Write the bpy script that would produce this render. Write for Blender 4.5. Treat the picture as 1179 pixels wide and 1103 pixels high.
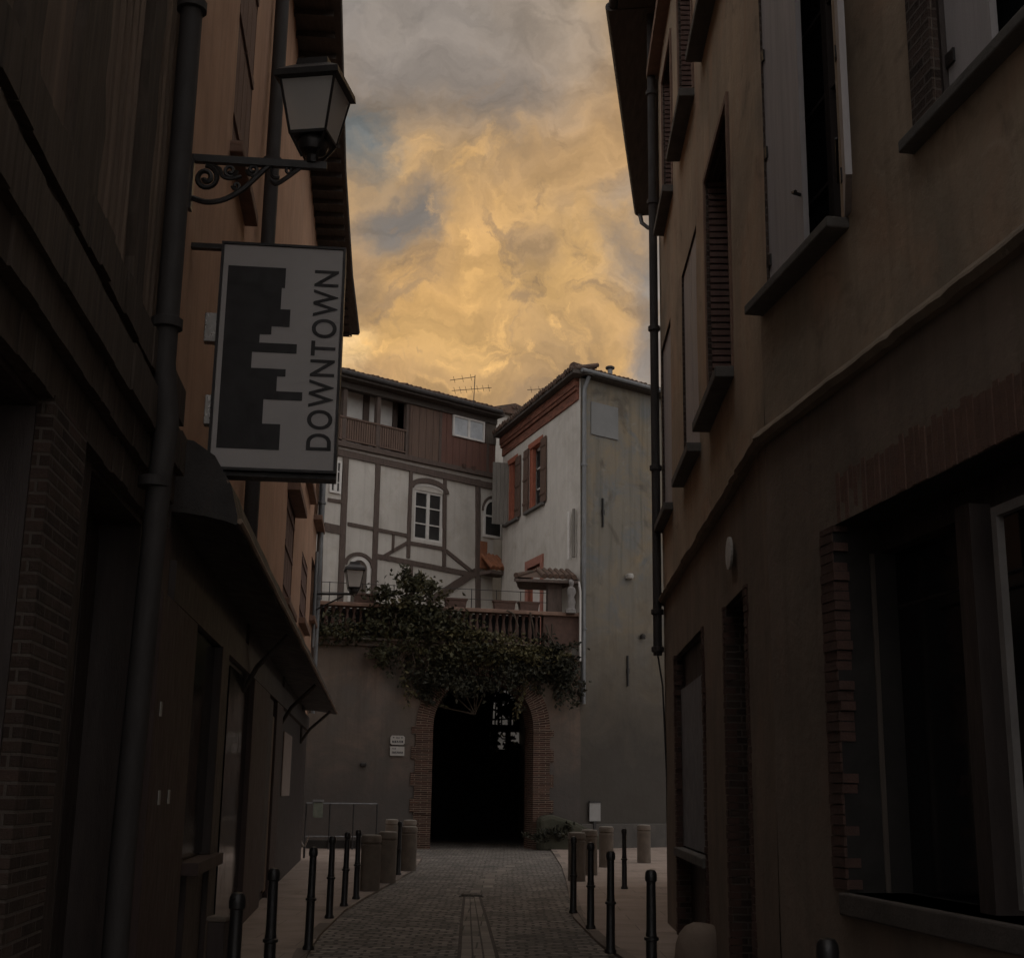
import bpy, bmesh, math, random
from mathutils import Vector, Matrix, noise
random.seed(7)
R = math.radians
for o in list(bpy.data.objects): bpy.data.objects.remove(o)
C = bpy.context.scene.collection
SC = bpy.context.scene

# ------------------------------------------------------------------ camera
FPX, CX, CY, PITCH, ROLL, EYE = 1515., 589.5, 551.5, R(13.4), .0146, 1.6
cF = Vector((0, math.cos(PITCH), math.sin(PITCH)))
cU0 = Vector((0, -math.sin(PITCH), math.cos(PITCH))); cR0 = Vector((1, 0, 0))
cR = cR0 * math.cos(ROLL) + cU0 * math.sin(ROLL)
cU = cU0 * math.cos(ROLL) - cR0 * math.sin(ROLL)
CAM = Vector((0, 0, EYE))
cam = bpy.data.objects.new('camera', bpy.data.cameras.new('camera')); C.objects.link(cam)
M = Matrix((cR, cU, -cF)).transposed().to_4x4(); M.translation = CAM
cam.matrix_world = M
cam.data.sensor_width = 36; cam.data.sensor_fit = 'HORIZONTAL'
cam.data.lens = 36 * FPX / 1179; cam.data.clip_start = .05; cam.data.clip_end = 2000
SC.camera = cam
SC.render.engine = 'CYCLES'; SC.cycles.max_bounces = 6; SC.cycles.diffuse_bounces = 4; SC.cycles.use_denoising = True; SC.cycles.use_adaptive_sampling = True; SC.cycles.adaptive_threshold = .03
def ray(x, y): return cF + cR * ((x - CX) / FPX) + cU * ((CY - y) / FPX)
def ground_at(x, y, z=0.):
    d = ray(x, y); t = (z - EYE) / d.z; return CAM + d * t
def at_dist(x, y, Y):
    d = ray(x, y); return CAM + d * (Y / d.y)

# ------------------------------------------------------------------ view, sky, sun
SC.view_settings.view_transform = 'Standard'; SC.view_settings.look = 'None'
SC.view_settings.exposure = 0; SC.view_settings.gamma = 1
W = bpy.data.worlds.new('World'); SC.world = W; W.use_nodes = True
nt = W.node_tree; nt.nodes.clear()
SUN_EL, SUN_AZ = R(7), R(-9)
SKY_FILL = (.92, .88, .86)      # unseen sky overhead and behind the viewer, raised to brighten the alley
def nd(t, **k):
    n = nt.nodes.new(t)
    for a, b in k.items(): setattr(n, a, b)
    return n
def lk(a, b): nt.links.new(a, b)
def math_(op, a, b=None, c=None, clamp=False):
    n = nd('ShaderNodeMath', operation=op, use_clamp=clamp)
    for i, q in enumerate((a, b, c)):
        if q is None: continue
        if hasattr(q, 'links'): lk(q, n.inputs[i])
        else: n.inputs[i].default_value = q
    return n.outputs[0]
def mix_(fac, a, b):
    n = nd('ShaderNodeMix', data_type='RGBA')
    for s, q in ((n.inputs[0], fac), (n.inputs[6], a), (n.inputs[7], b)):
        if hasattr(q, 'links'): lk(q, s)
        else: s.default_value = q if not isinstance(q, tuple) else (*q, 1)
    return n.outputs[2]
def maprange(v, a, b, c=0., d=1.):
    n = nd('ShaderNodeMapRange', interpolation_type='SMOOTHSTEP'); lk(v, n.inputs[0])
    for i, q in enumerate((a, b, c, d)): n.inputs[i + 1].default_value = q
    return n.outputs[0]
tc = nd('ShaderNodeTexCoord').outputs['Generated']
def noise_(vec, scale, detail=8, rough=.6, dist=0., out='Fac'):
    n = nd('ShaderNodeTexNoise'); lk(vec, n.inputs['Vector'])
    n.inputs['Scale'].default_value = scale; n.inputs['Detail'].default_value = detail
    n.inputs['Roughness'].default_value = rough; n.inputs['Distortion'].default_value = dist
    return n.outputs[out]
def vmath(op, a, b):
    n = nd('ShaderNodeVectorMath', operation=op)
    for i, q in enumerate((a, b)):
        if hasattr(q, 'links'): lk(q, n.inputs[i])
        else: n.inputs[i].default_value = q
    return n
warp = vmath('SUBTRACT', noise_(tc, 10, 10, .585, .0, 'Color'), (.5, .5, .5)).outputs[0]
wsc = nd('ShaderNodeVectorMath', operation='SCALE'); lk(warp, wsc.inputs[0]); wsc.inputs['Scale'].default_value = .115
nrm = nd('ShaderNodeVectorMath', operation='NORMALIZE'); lk(vmath('ADD', tc, wsc.outputs[0]).outputs[0], nrm.inputs[0]); dirw = nrm.outputs[0]
def blob(px, py, r0, r1, amt=1.):
    d = ray(px, py).normalized()
    ds = vmath('DISTANCE', dirw, tuple(d)).outputs['Value']
    return maprange(ds, r1 * 1.1 / FPX, r0 / FPX, 0, amt)
# overhead and behind: grey, brightened as added fill for the alley; ahead, towards the sunken sun: gold
fbm = noise_(tc, 5.5, 12, .62, .9)
grey = mix_(maprange(fbm, .35, .68), (.235, .235, .24), (.36, .345, .33))
fine = noise_(dirw, 7, 9, .52, .25)
stretch = nd('ShaderNodeMapping'); lk(dirw, stretch.inputs[0]); stretch.inputs['Scale'].default_value = (1, 1, 2.0); stretch.inputs['Rotation'].default_value = (0, R(20), 0)
fine2 = noise_(stretch.outputs[0], 16, 11, .6, .35)
gold = mix_(maprange(fine, .28, .66), (.37, .25, .14), (.70, .44, .175))
dx = nd('ShaderNodeSeparateXYZ'); lk(tc, dx.inputs[0])
over = math_('MAXIMUM', maprange(dx.outputs['Z'], .60, .85), maprange(dx.outputs['Y'], .10, -.45))
grey = mix_(over, grey, SKY_FILL)
col = mix_(blob(570, 330, 420, 1100), grey, gold)
for px, py, r0, r1, amt, c in [
    (470, 20, 60, 250, .85, (.235, .232, .235)), (560, 60, 10, 160, .7, (.275, .255, .24)), (640, 40, 10, 130, .6, (.39, .32, .25)),
    (520, 140, 14, 100, .75, (.20, .18, .165)), (590, 110, 8, 80, .65, (.21, .19, .175)), (660, 200, 10, 120, .4, (.45, .33, .20)),
    (470, 205, 10, 110, .6, (.55, .37, .165)), (700, 250, 5, 90, .35, (.5, .35, .18)),
    (590, 290, 10, 150, .5, (.60, .40, .17)), (560, 370, 10, 120, .6, (.68, .44, .16)), (480, 340, 5, 90, .55, (.66, .41, .14)), (650, 315, 5, 110, .6, (.68, .46, .19)),
    (448, 250, 14, 56, .85, (.17, .16, .15)), (425, 330, 5, 50, .65, (.25, .19, .125)), (414, 150, 16, 56, .95, (.13, .16, .18)), (462, 240, 12, 50, .9, (.165, .165, .17)),
    (615, 285, 4, 45, .7, (.30, .22, .145)), (500, 300, 4, 40, .4, (.36, .25, .14)), (668, 250, 4, 34, .45, (.32, .24, .16)),
    (560, 420, 10, 110, .55, (.33, .225, .12)), (640, 405, 8, 70, .55, (.36, .25, .135)), (690, 405, 4, 34, .75, (.72, .47, .19)), (440, 385, 4, 55, .4, (.32, .22, .12)),
    (408, 406, 12, 46, .97, (1.0, .74, .40)), (425, 404, 3, 34, .6, (.84, .58, .24)), (470, 395, 3, 50, .5, (.74, .48, .17)), (520, 385, 3, 45, .45, (.76, .50, .19)),
    (812, 330, 78, 132, 1., (.265, .255, .25)), (756, 420, 22, 62, .97, (.26, .245, .24)), (725, 225, 3, 30, .5, (.3, .27, .24))]:
    col = mix_(blob(px, py, r0, r1, amt), col, c)
# fine billow detail: sunlit tufts and brown undersides, strongest low in the west
tuft = noise_(dirw, 19, 12, .62, .5)
low = blob(530, 360, 60, 230)
ctr = blob(560, 300, 60, 330)
warm = blob(560, 310, 120, 300)
col = mix_(math_('MULTIPLY', maprange(tuft, .52, .70), math_('MULTIPLY', low, .9)), col, (.95, .61, .23))
col = mix_(math_('MULTIPLY', maprange(tuft, .48, .35), math_('MULTIPLY', ctr, .72)), col, (.27, .195, .125))
det = maprange(fine2, .28, .72, .74, 1.22)
tint = vmath('MULTIPLY', col, (1, 1, 1)); tcol = mix_(blob(560, 340, 150, 420), (1, 1, 1), (1.10, .985, .88)); lk(tcol, tint.inputs[1]); col = tint.outputs[0]
mul = nd('ShaderNodeVectorMath', operation='SCALE'); lk(col, mul.inputs[0]); lk(det, mul.inputs['Scale'])
sky = nd('ShaderNodeTexSky', sky_type='NISHITA', sun_disc=False, sun_elevation=SUN_EL, sun_rotation=SUN_AZ)
bg1 = nd('ShaderNodeBackground'); lk(sky.outputs[0], bg1.inputs[0]); bg1.inputs[1].default_value = .06
bg2 = nd('ShaderNodeBackground'); lk(mul.outputs[0], bg2.inputs[0]); bg2.inputs[1].default_value = 1.0
ms = nd('ShaderNodeMixShader'); ms.inputs[0].default_value = .9
lk(bg1.outputs[0], ms.inputs[1]); lk(bg2.outputs[0], ms.inputs[2])
wo = nd('ShaderNodeOutputWorld'); lk(ms.outputs[0], wo.inputs[0])
sl = bpy.data.lights.new('sun', 'SUN'); sl.energy = .35; sl.angle = R(4); sl.color = (1, .72, .42)
so = bpy.data.objects.new('sun', sl); C.objects.link(so)
sd = Vector((math.sin(SUN_AZ) * math.cos(SUN_EL), math.cos(SUN_AZ) * math.cos(SUN_EL), math.sin(SUN_EL)))
so.rotation_euler = sd.to_track_quat('Z', 'Y').to_euler()

# ------------------------------------------------------------------ materials
MATS = {}
def mat(name, c1, c2=None, scale=3., rough=.85, bump=.15, stretch=(1, 1, 1), brick=None, streak=0., metal=0., spec=.3, detail=8, fbump=None, blotch=None, zmix=None, bvar=.45):
    """procedural material: two tones over noise, optional streaks, blotches and a brick pattern on the wall's own metres (UV)"""
    if name in MATS: return MATS[name]
    m = bpy.data.materials.new(name); m.use_nodes = True; MATS[name] = m
    t = m.node_tree; N = t.nodes; L = t.links; b = N['Principled BSDF']
    b.inputs['Roughness'].default_value = rough; b.inputs['Metallic'].default_value = metal
    b.inputs['Specular IOR Level'].default_value = spec
    co = N.new('ShaderNodeTexCoord'); mp = N.new('ShaderNodeMapping'); mp.inputs['Scale'].default_value = stretch
    L.new(co.outputs['Object'], mp.inputs[0])
    def nz(s, d=8, r=.6, dist=0., v=None):
        n = N.new('ShaderNodeTexNoise'); L.new(v or mp.outputs[0], n.inputs['Vector'])
        n.inputs['Scale'].default_value = s; n.inputs['Detail'].default_value = d; n.inputs['Roughness'].default_value = r; n.inputs['Distortion'].default_value = dist
        return n.outputs['Fac']
    def mr(v, a, bb, c=0., d=1.):
        n = N.new('ShaderNodeMapRange'); L.new(v, n.inputs[0])
        for i, q in enumerate((a, bb, c, d)): n.inputs[i + 1].default_value = q
        return n.outputs[0]
    def mx(f, a, bb, mode='MIX'):
        n = N.new('ShaderNodeMix'); n.data_type = 'RGBA'; n.blend_type = mode
        for s, q in ((n.inputs[0], f), (n.inputs[6], a), (n.inputs[7], bb)):
            if isinstance(q, tuple): s.default_value = (*q, 1)
            elif isinstance(q, (int, float)): s.default_value = q
            else: L.new(q, s)
        return n.outputs[2]
    c2 = c2 or tuple(x * .7 for x in c1)
    col = mx(mr(nz(scale, detail, .65, .3), .32, .68), c1, c2)
    hb = nz(scale * 9, 6, .7)
    if blotch:
        for bc, bs, lo, hi, am in blotch:
            col = mx(mr(nz(bs, 9, .62, .6), lo, hi, 0, am), col, bc)
    if streak:
        mp2 = N.new('ShaderNodeMapping'); mp2.inputs['Scale'].default_value = (5, 5, .22); L.new(co.outputs['Object'], mp2.inputs[0])
        col = mx(mr(nz(1.4, 6, .6, 0, mp2.outputs[0]), .48, .74, 0, streak), col, tuple(x * .45 for x in c1))
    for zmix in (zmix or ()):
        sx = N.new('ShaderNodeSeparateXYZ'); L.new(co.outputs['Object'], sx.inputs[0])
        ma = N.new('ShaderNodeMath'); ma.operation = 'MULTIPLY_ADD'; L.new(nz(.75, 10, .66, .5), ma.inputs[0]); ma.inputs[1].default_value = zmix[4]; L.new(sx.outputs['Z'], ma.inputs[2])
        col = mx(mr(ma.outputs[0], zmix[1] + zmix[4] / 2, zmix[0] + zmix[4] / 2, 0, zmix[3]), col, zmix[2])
    h = hb
    if brick:
        bw, bh, mortar, mc, sq = brick
        bk = N.new('ShaderNodeTexBrick'); L.new(co.outputs['UV'], bk.inputs['Vector'])
        if sq:
            wn = N.new('ShaderNodeTexNoise'); wn.inputs['Scale'].default_value = sq[0]; L.new(co.outputs['UV'], wn.inputs['Vector'])
            sc = N.new('ShaderNodeVectorMath'); sc.operation = 'SCALE'; sc.inputs['Scale'].default_value = sq[1]; L.new(wn.outputs['Color'], sc.inputs[0])
            ad = N.new('ShaderNodeVectorMath'); L.new(co.outputs['UV'], ad.inputs[0]); L.new(sc.outputs[0], ad.inputs[1]); L.new(ad.outputs[0], bk.inputs['Vector'])
        bk.inputs['Scale'].default_value = 1; bk.inputs['Brick Width'].default_value = bw; bk.inputs['Row Height'].default_value = bh
        bk.inputs['Mortar Size'].default_value = mortar; bk.inputs['Mortar Smooth'].default_value = .4
        bk.inputs['Color1'].default_value = (1, 1, 1, 1); bk.inputs['Color2'].default_value = (bvar, bvar, bvar, 1); bk.inputs['Mortar'].default_value = (.7, .7, .7, 1)
        col = mx(1., col, bk.outputs['Color'], 'MULTIPLY')
        col = mx(bk.outputs['Fac'], col, mc)
        inv = N.new('ShaderNodeMath'); inv.operation = 'MULTIPLY_ADD'; L.new(bk.outputs['Fac'], inv.inputs[0]); inv.inputs[1].default_value = -1.2; L.new(hb, inv.inputs[2]); h = inv.outputs[0]
    L.new(col, b.inputs['Base Color'])
    bp = N.new('ShaderNodeBump'); bp.inputs['Strength'].default_value = bump; bp.inputs['Distance'].default_value = .03
    L.new(h, bp.inputs['Height']); L.new(bp.outputs[0], b.inputs['Normal'])
    rr = mr(nz(scale * 2, 4), .3, .7, max(0, rough - .12), min(1, rough + .1)); L.new(rr, b.inputs['Roughness'])
    return m
def glass(name, c, rough=.08, spec=.6):
    m = mat(name, c, tuple(x * .6 for x in c), 1.3, rough, .02, spec=spec); return m
MC = (.105, .087, .074)
m_ochre = mat('ochre_plaster', (0.47, 0.36, 0.26), (0.35, 0.272, 0.2), .9, .92, .35, streak=.35, blotch=[((.22, .20, .16), .5, .48, .7, .7), ((.48, .30, .20), 1.1, .5, .72, .65), ((.19, .15, .115), 2.6, .56, .72, .7), ((.52, .43, .33), 1.9, .6, .72, .5)])
m_brown = mat('brown_plaster', (0.25, 0.19, 0.148), (0.175, 0.138, 0.108), 1.1, .9, .4, streak=.4, blotch=[((.12, .105, .085), .7, .5, .75, .6), ((.27, .16, .11), 1.6, .55, .8, .4)])
m_brick = mat('old_brick', (0.1, 0.063, 0.05), (0.066, 0.049, 0.04), 4, .9, .6, brick=(.26, .062, .009, MC, None))
m_brick_arch = mat('arch_brick', (0.105, 0.047, 0.034), (0.07, 0.04, 0.031), 4, .92, .6, brick=(.40, .06, .010, (.22, .17, .13), (1.5, .02)))
m_pink = mat('pink_orange_plaster', (.50, .305, .205), (.40, .24, .165), 1.2, .9, .25, streak=.38, blotch=[((.40, .26, .18), .6, .5, .72, .6), ((.53, .37, .27), 1.4, .55, .8, .5)])
m_white = mat('white_plaster', (0.58, 0.55, 0.505), (0.5, 0.472, 0.43), 1.0, .9, .2, streak=.28, blotch=[((.33, .30, .26), .7, .5, .75, .6), ((.40, .35, .28), 1.7, .55, .75, .5)])
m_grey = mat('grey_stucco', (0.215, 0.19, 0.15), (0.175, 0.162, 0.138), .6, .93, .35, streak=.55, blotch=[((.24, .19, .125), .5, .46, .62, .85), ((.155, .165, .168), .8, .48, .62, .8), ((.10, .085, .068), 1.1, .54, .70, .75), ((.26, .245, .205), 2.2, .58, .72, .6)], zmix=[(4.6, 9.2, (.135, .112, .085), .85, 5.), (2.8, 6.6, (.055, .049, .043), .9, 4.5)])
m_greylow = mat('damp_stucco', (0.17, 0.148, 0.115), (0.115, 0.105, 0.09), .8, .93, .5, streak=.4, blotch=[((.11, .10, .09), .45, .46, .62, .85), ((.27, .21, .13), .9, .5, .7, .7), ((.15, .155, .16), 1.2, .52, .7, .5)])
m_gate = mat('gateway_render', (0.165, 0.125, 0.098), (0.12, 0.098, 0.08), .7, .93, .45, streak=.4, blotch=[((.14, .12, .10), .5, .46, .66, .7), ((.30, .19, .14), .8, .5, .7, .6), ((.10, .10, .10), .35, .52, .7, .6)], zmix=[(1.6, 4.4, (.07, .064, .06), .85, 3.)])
m_patch = mat('cement_patch', (0.215, 0.215, 0.21), (0.18, 0.182, 0.18), 1.5, .93, .2)
m_timber = mat('dark_timber', (0.125, 0.095, 0.075), (0.065, 0.052, 0.042), 2.5, .85, .7, (7, 7, .6), streak=.5)
m_timber2 = mat('timber_frame_paint', (.135, .10, .085), (.09, .07, .06), 3, .85, .5, (4, 4, 1))
m_plank = mat('aged_plank_wall', (0.28, 0.205, 0.155), (0.16, 0.122, 0.096), 1.6, .88, .8, (6, 6, .45), streak=.5)
m_reddish = mat('red_brown_boarding', (.17, .085, .065), (.12, .065, .052), 2, .8, .4, (6, 6, .5))
m_browndoor = mat('brown_boarding', (.16, .105, .08), (.115, .078, .062), 2, .8, .4, (6, 6, .5))
m_shop = mat('shopfront_paint', (0.06, 0.045, 0.04), (0.042, 0.033, 0.03), 2.5, .55, .25, (5, 5, .8), spec=.35)
m_shoppan = mat('shop_pilaster_paint', (0.09, 0.06, 0.054), (0.066, 0.047, 0.042), 2.5, .6, .25, (5, 5, .8))
m_iron = mat('black_iron', (.022, .021, .021), (.035, .03, .028), 12, .42, .2, metal=.3, spec=.5)
m_bollard = mat('bollard_paint', (.016, .016, .017), (.03, .026, .024), 14, .38, .15, metal=.2, spec=.5)
m_steel = mat('bare_steel', (.32, .30, .28), (.22, .21, .20), 10, .32, .15, metal=.8)
m_zinc = mat('zinc_pipe', (.22, .225, .23), (.15, .155, .16), 5, .45, .2, (1, 1, .4), metal=.45)
m_pipe = mat('painted_pipe', (.055, .05, .048), (.04, .036, .035), 5, .7, .2, (1, 1, .4))
m_tile = mat('clay_tile', (0.15, 0.09, 0.065), (0.085, 0.062, 0.05), 5, .92, .6, blotch=[((.09, .085, .07), 4, .5, .7, .7)])
m_tile_or = mat('orange_tile', (0.3, 0.12, 0.06), (0.2, 0.09, 0.055), 5, .92, .6)
m_soffit = mat('soffit_wood', (0.095, 0.08, 0.07), (0.062, 0.053, 0.047), 3, .85, .5, (5, .6, 5))
m_whitepaint = mat('white_paint', (.68, .66, .63), (.56, .54, .51), 4, .6, .12)
m_shut_w = mat('pale_grey_shutter', (.46, .43, .43), (.38, .355, .355), 2, .7, .2, (6, 6, .5), streak=.25)
m_shut_b = mat('weathered_shutter', (.13, .105, .085), (.085, .07, .06), 3, .85, .6, (6, 6, .5))
m_shut_g = mat('grey_weathered_shutter', (.24, .225, .20), (.16, .15, .135), 3, .85, .5, (6, 6, .5))
m_shut_r = mat('brown_red_shutter', (.19, .115, .095), (.14, .09, .078), 2.5, .8, .3, (6, 6, .5))
m_shut_rb = mat('faded_brown_shutter', (.15, .092, .068), (.095, .065, .052), 3, .85, .6, (6, 6, .5))
m_orange = mat('orange_red_paint', (0.34, 0.115, 0.068), (0.26, 0.09, 0.058), 4, .7, .2)
m_cornice = mat('red_brick_cornice', (0.26, 0.095, 0.06), (0.185, 0.075, 0.052), 4, .85, .4, brick=(.30, .07, .006, (.30, .16, .11), None))
m_stone = mat('sill_stone', (0.14, 0.13, 0.12), (0.1, 0.094, 0.088), 4, .9, .35)
m_sillbrick = mat('sill_terracotta', (.25, .155, .115), (.17, .115, .09), 4, .9, .4)
m_bstone = mat('bollard_stone', (0.19, 0.155, 0.125), (0.135, 0.112, 0.092), 5, .92, .4, blotch=[((.12, .10, .085), 2, .5, .75, .7)])
m_terra = mat('terracotta', (0.115, 0.068, 0.052), (0.08, 0.05, 0.041), 6, .85, .3)
m_signw = mat('sign_panel', (0.44, 0.41, 0.4), (0.39, 0.37, 0.36), 1.5, .5, .04)
m_signb = mat('sign_black', (.028, .025, .025), (.022, .02, .02), 4, .55, .05)
m_frame = mat('sign_frame', (.035, .03, .03), (.028, .025, .025), 4, .5, .05)
m_glassd = glass('dark_window_glass', (.018, .018, .02))
m_glassb = glass('pale_bluish_glass', (.52, .55, .58), .25)  # pale bluish white set as the pane's own colour
m_glassc = glass('curtained_glass', (.045, .045, .045), .12)
m_canopy = mat('canopy_metal', (.055, .047, .043), (.032, .03, .029), 2.5, .6, .3, blotch=[((.10, .07, .05), 1.5, .55, .75, .6)])
m_edge = mat('canopy_edge_metal', (.30, .21, .15), (.2, .15, .12), 4, .5, .2, metal=.4)
m_plate = mat('enamel_plate', (0.42, 0.4, 0.37), (0.35, 0.335, 0.31), 5, .35, .05)
m_ink = mat('ink', (.04, .04, .05), None, 4, .6, .02)
m_road = mat('street_setts', (0.38, 0.33, 0.285), (0.21, 0.185, 0.16), 1.5, .8, 1.0, brick=(.21, .155, .024, (.075, .065, .057), (1.7, .16)), blotch=[((.10, .09, .082), .5, .5, .7, .6), ((.30, .25, .21), 3.5, .58, .72, .6)], spec=.4)
m_channel = mat('channel_stone', (0.3, 0.26, 0.22), (0.21, 0.18, 0.155), 2, .8, .6, brick=(.42, .62, .012, (.07, .06, .05), None), spec=.4)
m_pave = mat('pavement_slab', (0.36, 0.28, 0.235), (0.29, 0.23, 0.19), 1.2, .85, .35, blotch=[((.15, .12, .10), .8, .5, .72, .7), ((.10, .085, .075), 3.5, .62, .75, .6)], brick=(1.1, .7, .006, (.16, .13, .11), (.8, .03)), bvar=.9)
m_kerb = mat('kerb_stone', (0.33, 0.265, 0.22), (0.24, 0.195, 0.165), 2, .85, .4, brick=(.9, .5, .008, (.10, .085, .07), None))
m_ground = mat('ground', (.12, .10, .085), (.08, .07, .06), .5, .95, .4)
m_moss = mat('mossy_stone', (.075, .07, .05), (.05, .05, .035), 3, .95, .6)
m_yard = mat('yard_plaster', (.15, .142, .13), (.10, .095, .088), .8, .92, .3)
m_bark = mat('vine_bark', (.10, .075, .055), (.06, .05, .04), 6, .9, .6)
m_dark = mat('dark_interior', (.03, .027, .025), (.02, .018, .017), 2, .95, .2)
m_passage = mat('passage_plaster', (0.26, 0.23, 0.2), (0.17, 0.15, 0.13), 1, .95, .4)
def leafmat(name, c, s=.35):
    m = bpy.data.materials.new(name); m.use_nodes = True; t = m.node_tree; N = t.nodes; b = N['Principled BSDF']
    g = N.new('ShaderNodeNewGeometry'); r = N.new('ShaderNodeValToRGB'); t.links.new(g.outputs['Random Per Island'], r.inputs[0])
    r.color_ramp.elements[0].color = (*[x * .45 for x in c], 1); r.color_ramp.elements[1].color = (c[0] * 1.5, c[1] * 1.4, c[2] * 1.3, 1)
    t.links.new(r.outputs[0], b.inputs['Base Color']); b.inputs['Roughness'].default_value = .6; b.inputs['Specular IOR Level'].default_value = .3
    return m
m_leaf = leafmat('ivy_leaf', (.044, .045, .022)); m_leafd = leafmat('dark_leaf', (.03, .031, .02)); m_leafy = leafmat('yellow_green_leaf', (.075, .068, .03))
def lampglass():
    m = bpy.data.materials.new('frosted_lamp_glass'); m.use_nodes = True; t = m.node_tree; N = t.nodes; N.remove(N['Principled BSDF'])
    a = N.new('ShaderNodeBsdfTranslucent'); a.inputs[0].default_value = (.95, .93, .9, 1)
    d = N.new('ShaderNodeBsdfDiffuse'); d.inputs[0].default_value = (.85, .82, .78, 1)
    tr = N.new('ShaderNodeBsdfTransparent'); tr.inputs[0].default_value = (.85, .83, .8, 1)
    x = N.new('ShaderNodeMixShader'); x.inputs[0].default_value = .5; t.links.new(a.outputs[0], x.inputs[1]); t.links.new(d.outputs[0], x.inputs[2])
    y = N.new('ShaderNodeMixShader'); y.inputs[0].default_value = .2; t.links.new(x.outputs[0], y.inputs[1]); t.links.new(tr.outputs[0], y.inputs[2])
    t.links.new(y.outputs[0], N['Material Output'].inputs[0]); return m
m_lamp = lampglass()

# ------------------------------------------------------------------ geometry helpers
class Frame:
    """a vertical plane: u along it (metres from p0), z up, n out of it"""
    def __init__(s, p0, p1, side):
        s.o = Vector((p0[0], p0[1], 0)); d = Vector((p1[0] - p0[0], p1[1] - p0[1], 0)); s.len = d.length; s.u = d.normalized()
        s.n = Vector((s.u.y, -s.u.x, 0)) if side == 'R' else Vector((-s.u.y, s.u.x, 0))
    def p(s, u, z, n=0.): return s.o + s.u * u + s.n * n + Vector((0, 0, z))
    def uv(s, x, y, n=0.):
        d = ray(x, y); t = ((s.o + s.n * n - CAM).dot(s.n)) / d.dot(s.n); q = CAM + d * t
        return (q - s.o).dot(s.u), q.z
    def U(s, x, y, n=0.): return s.uv(x, y, n)[0]
    def Z(s, x, y, n=0.): return s.uv(x, y, n)[1]
    def px(s, x, y, n=0.):                      # metres per photo pixel there
        u, z = s.uv(x, y, n); return (s.p(u, z, n) - CAM).dot(cF) / FPX
WORLD = Frame((0, 0), (1, 0), 'R')
ORG = {}
def wloc(o):
    v = Vector((0, 0, 0))
    while o is not None: v += o.location; o = o.parent
    return v
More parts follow.
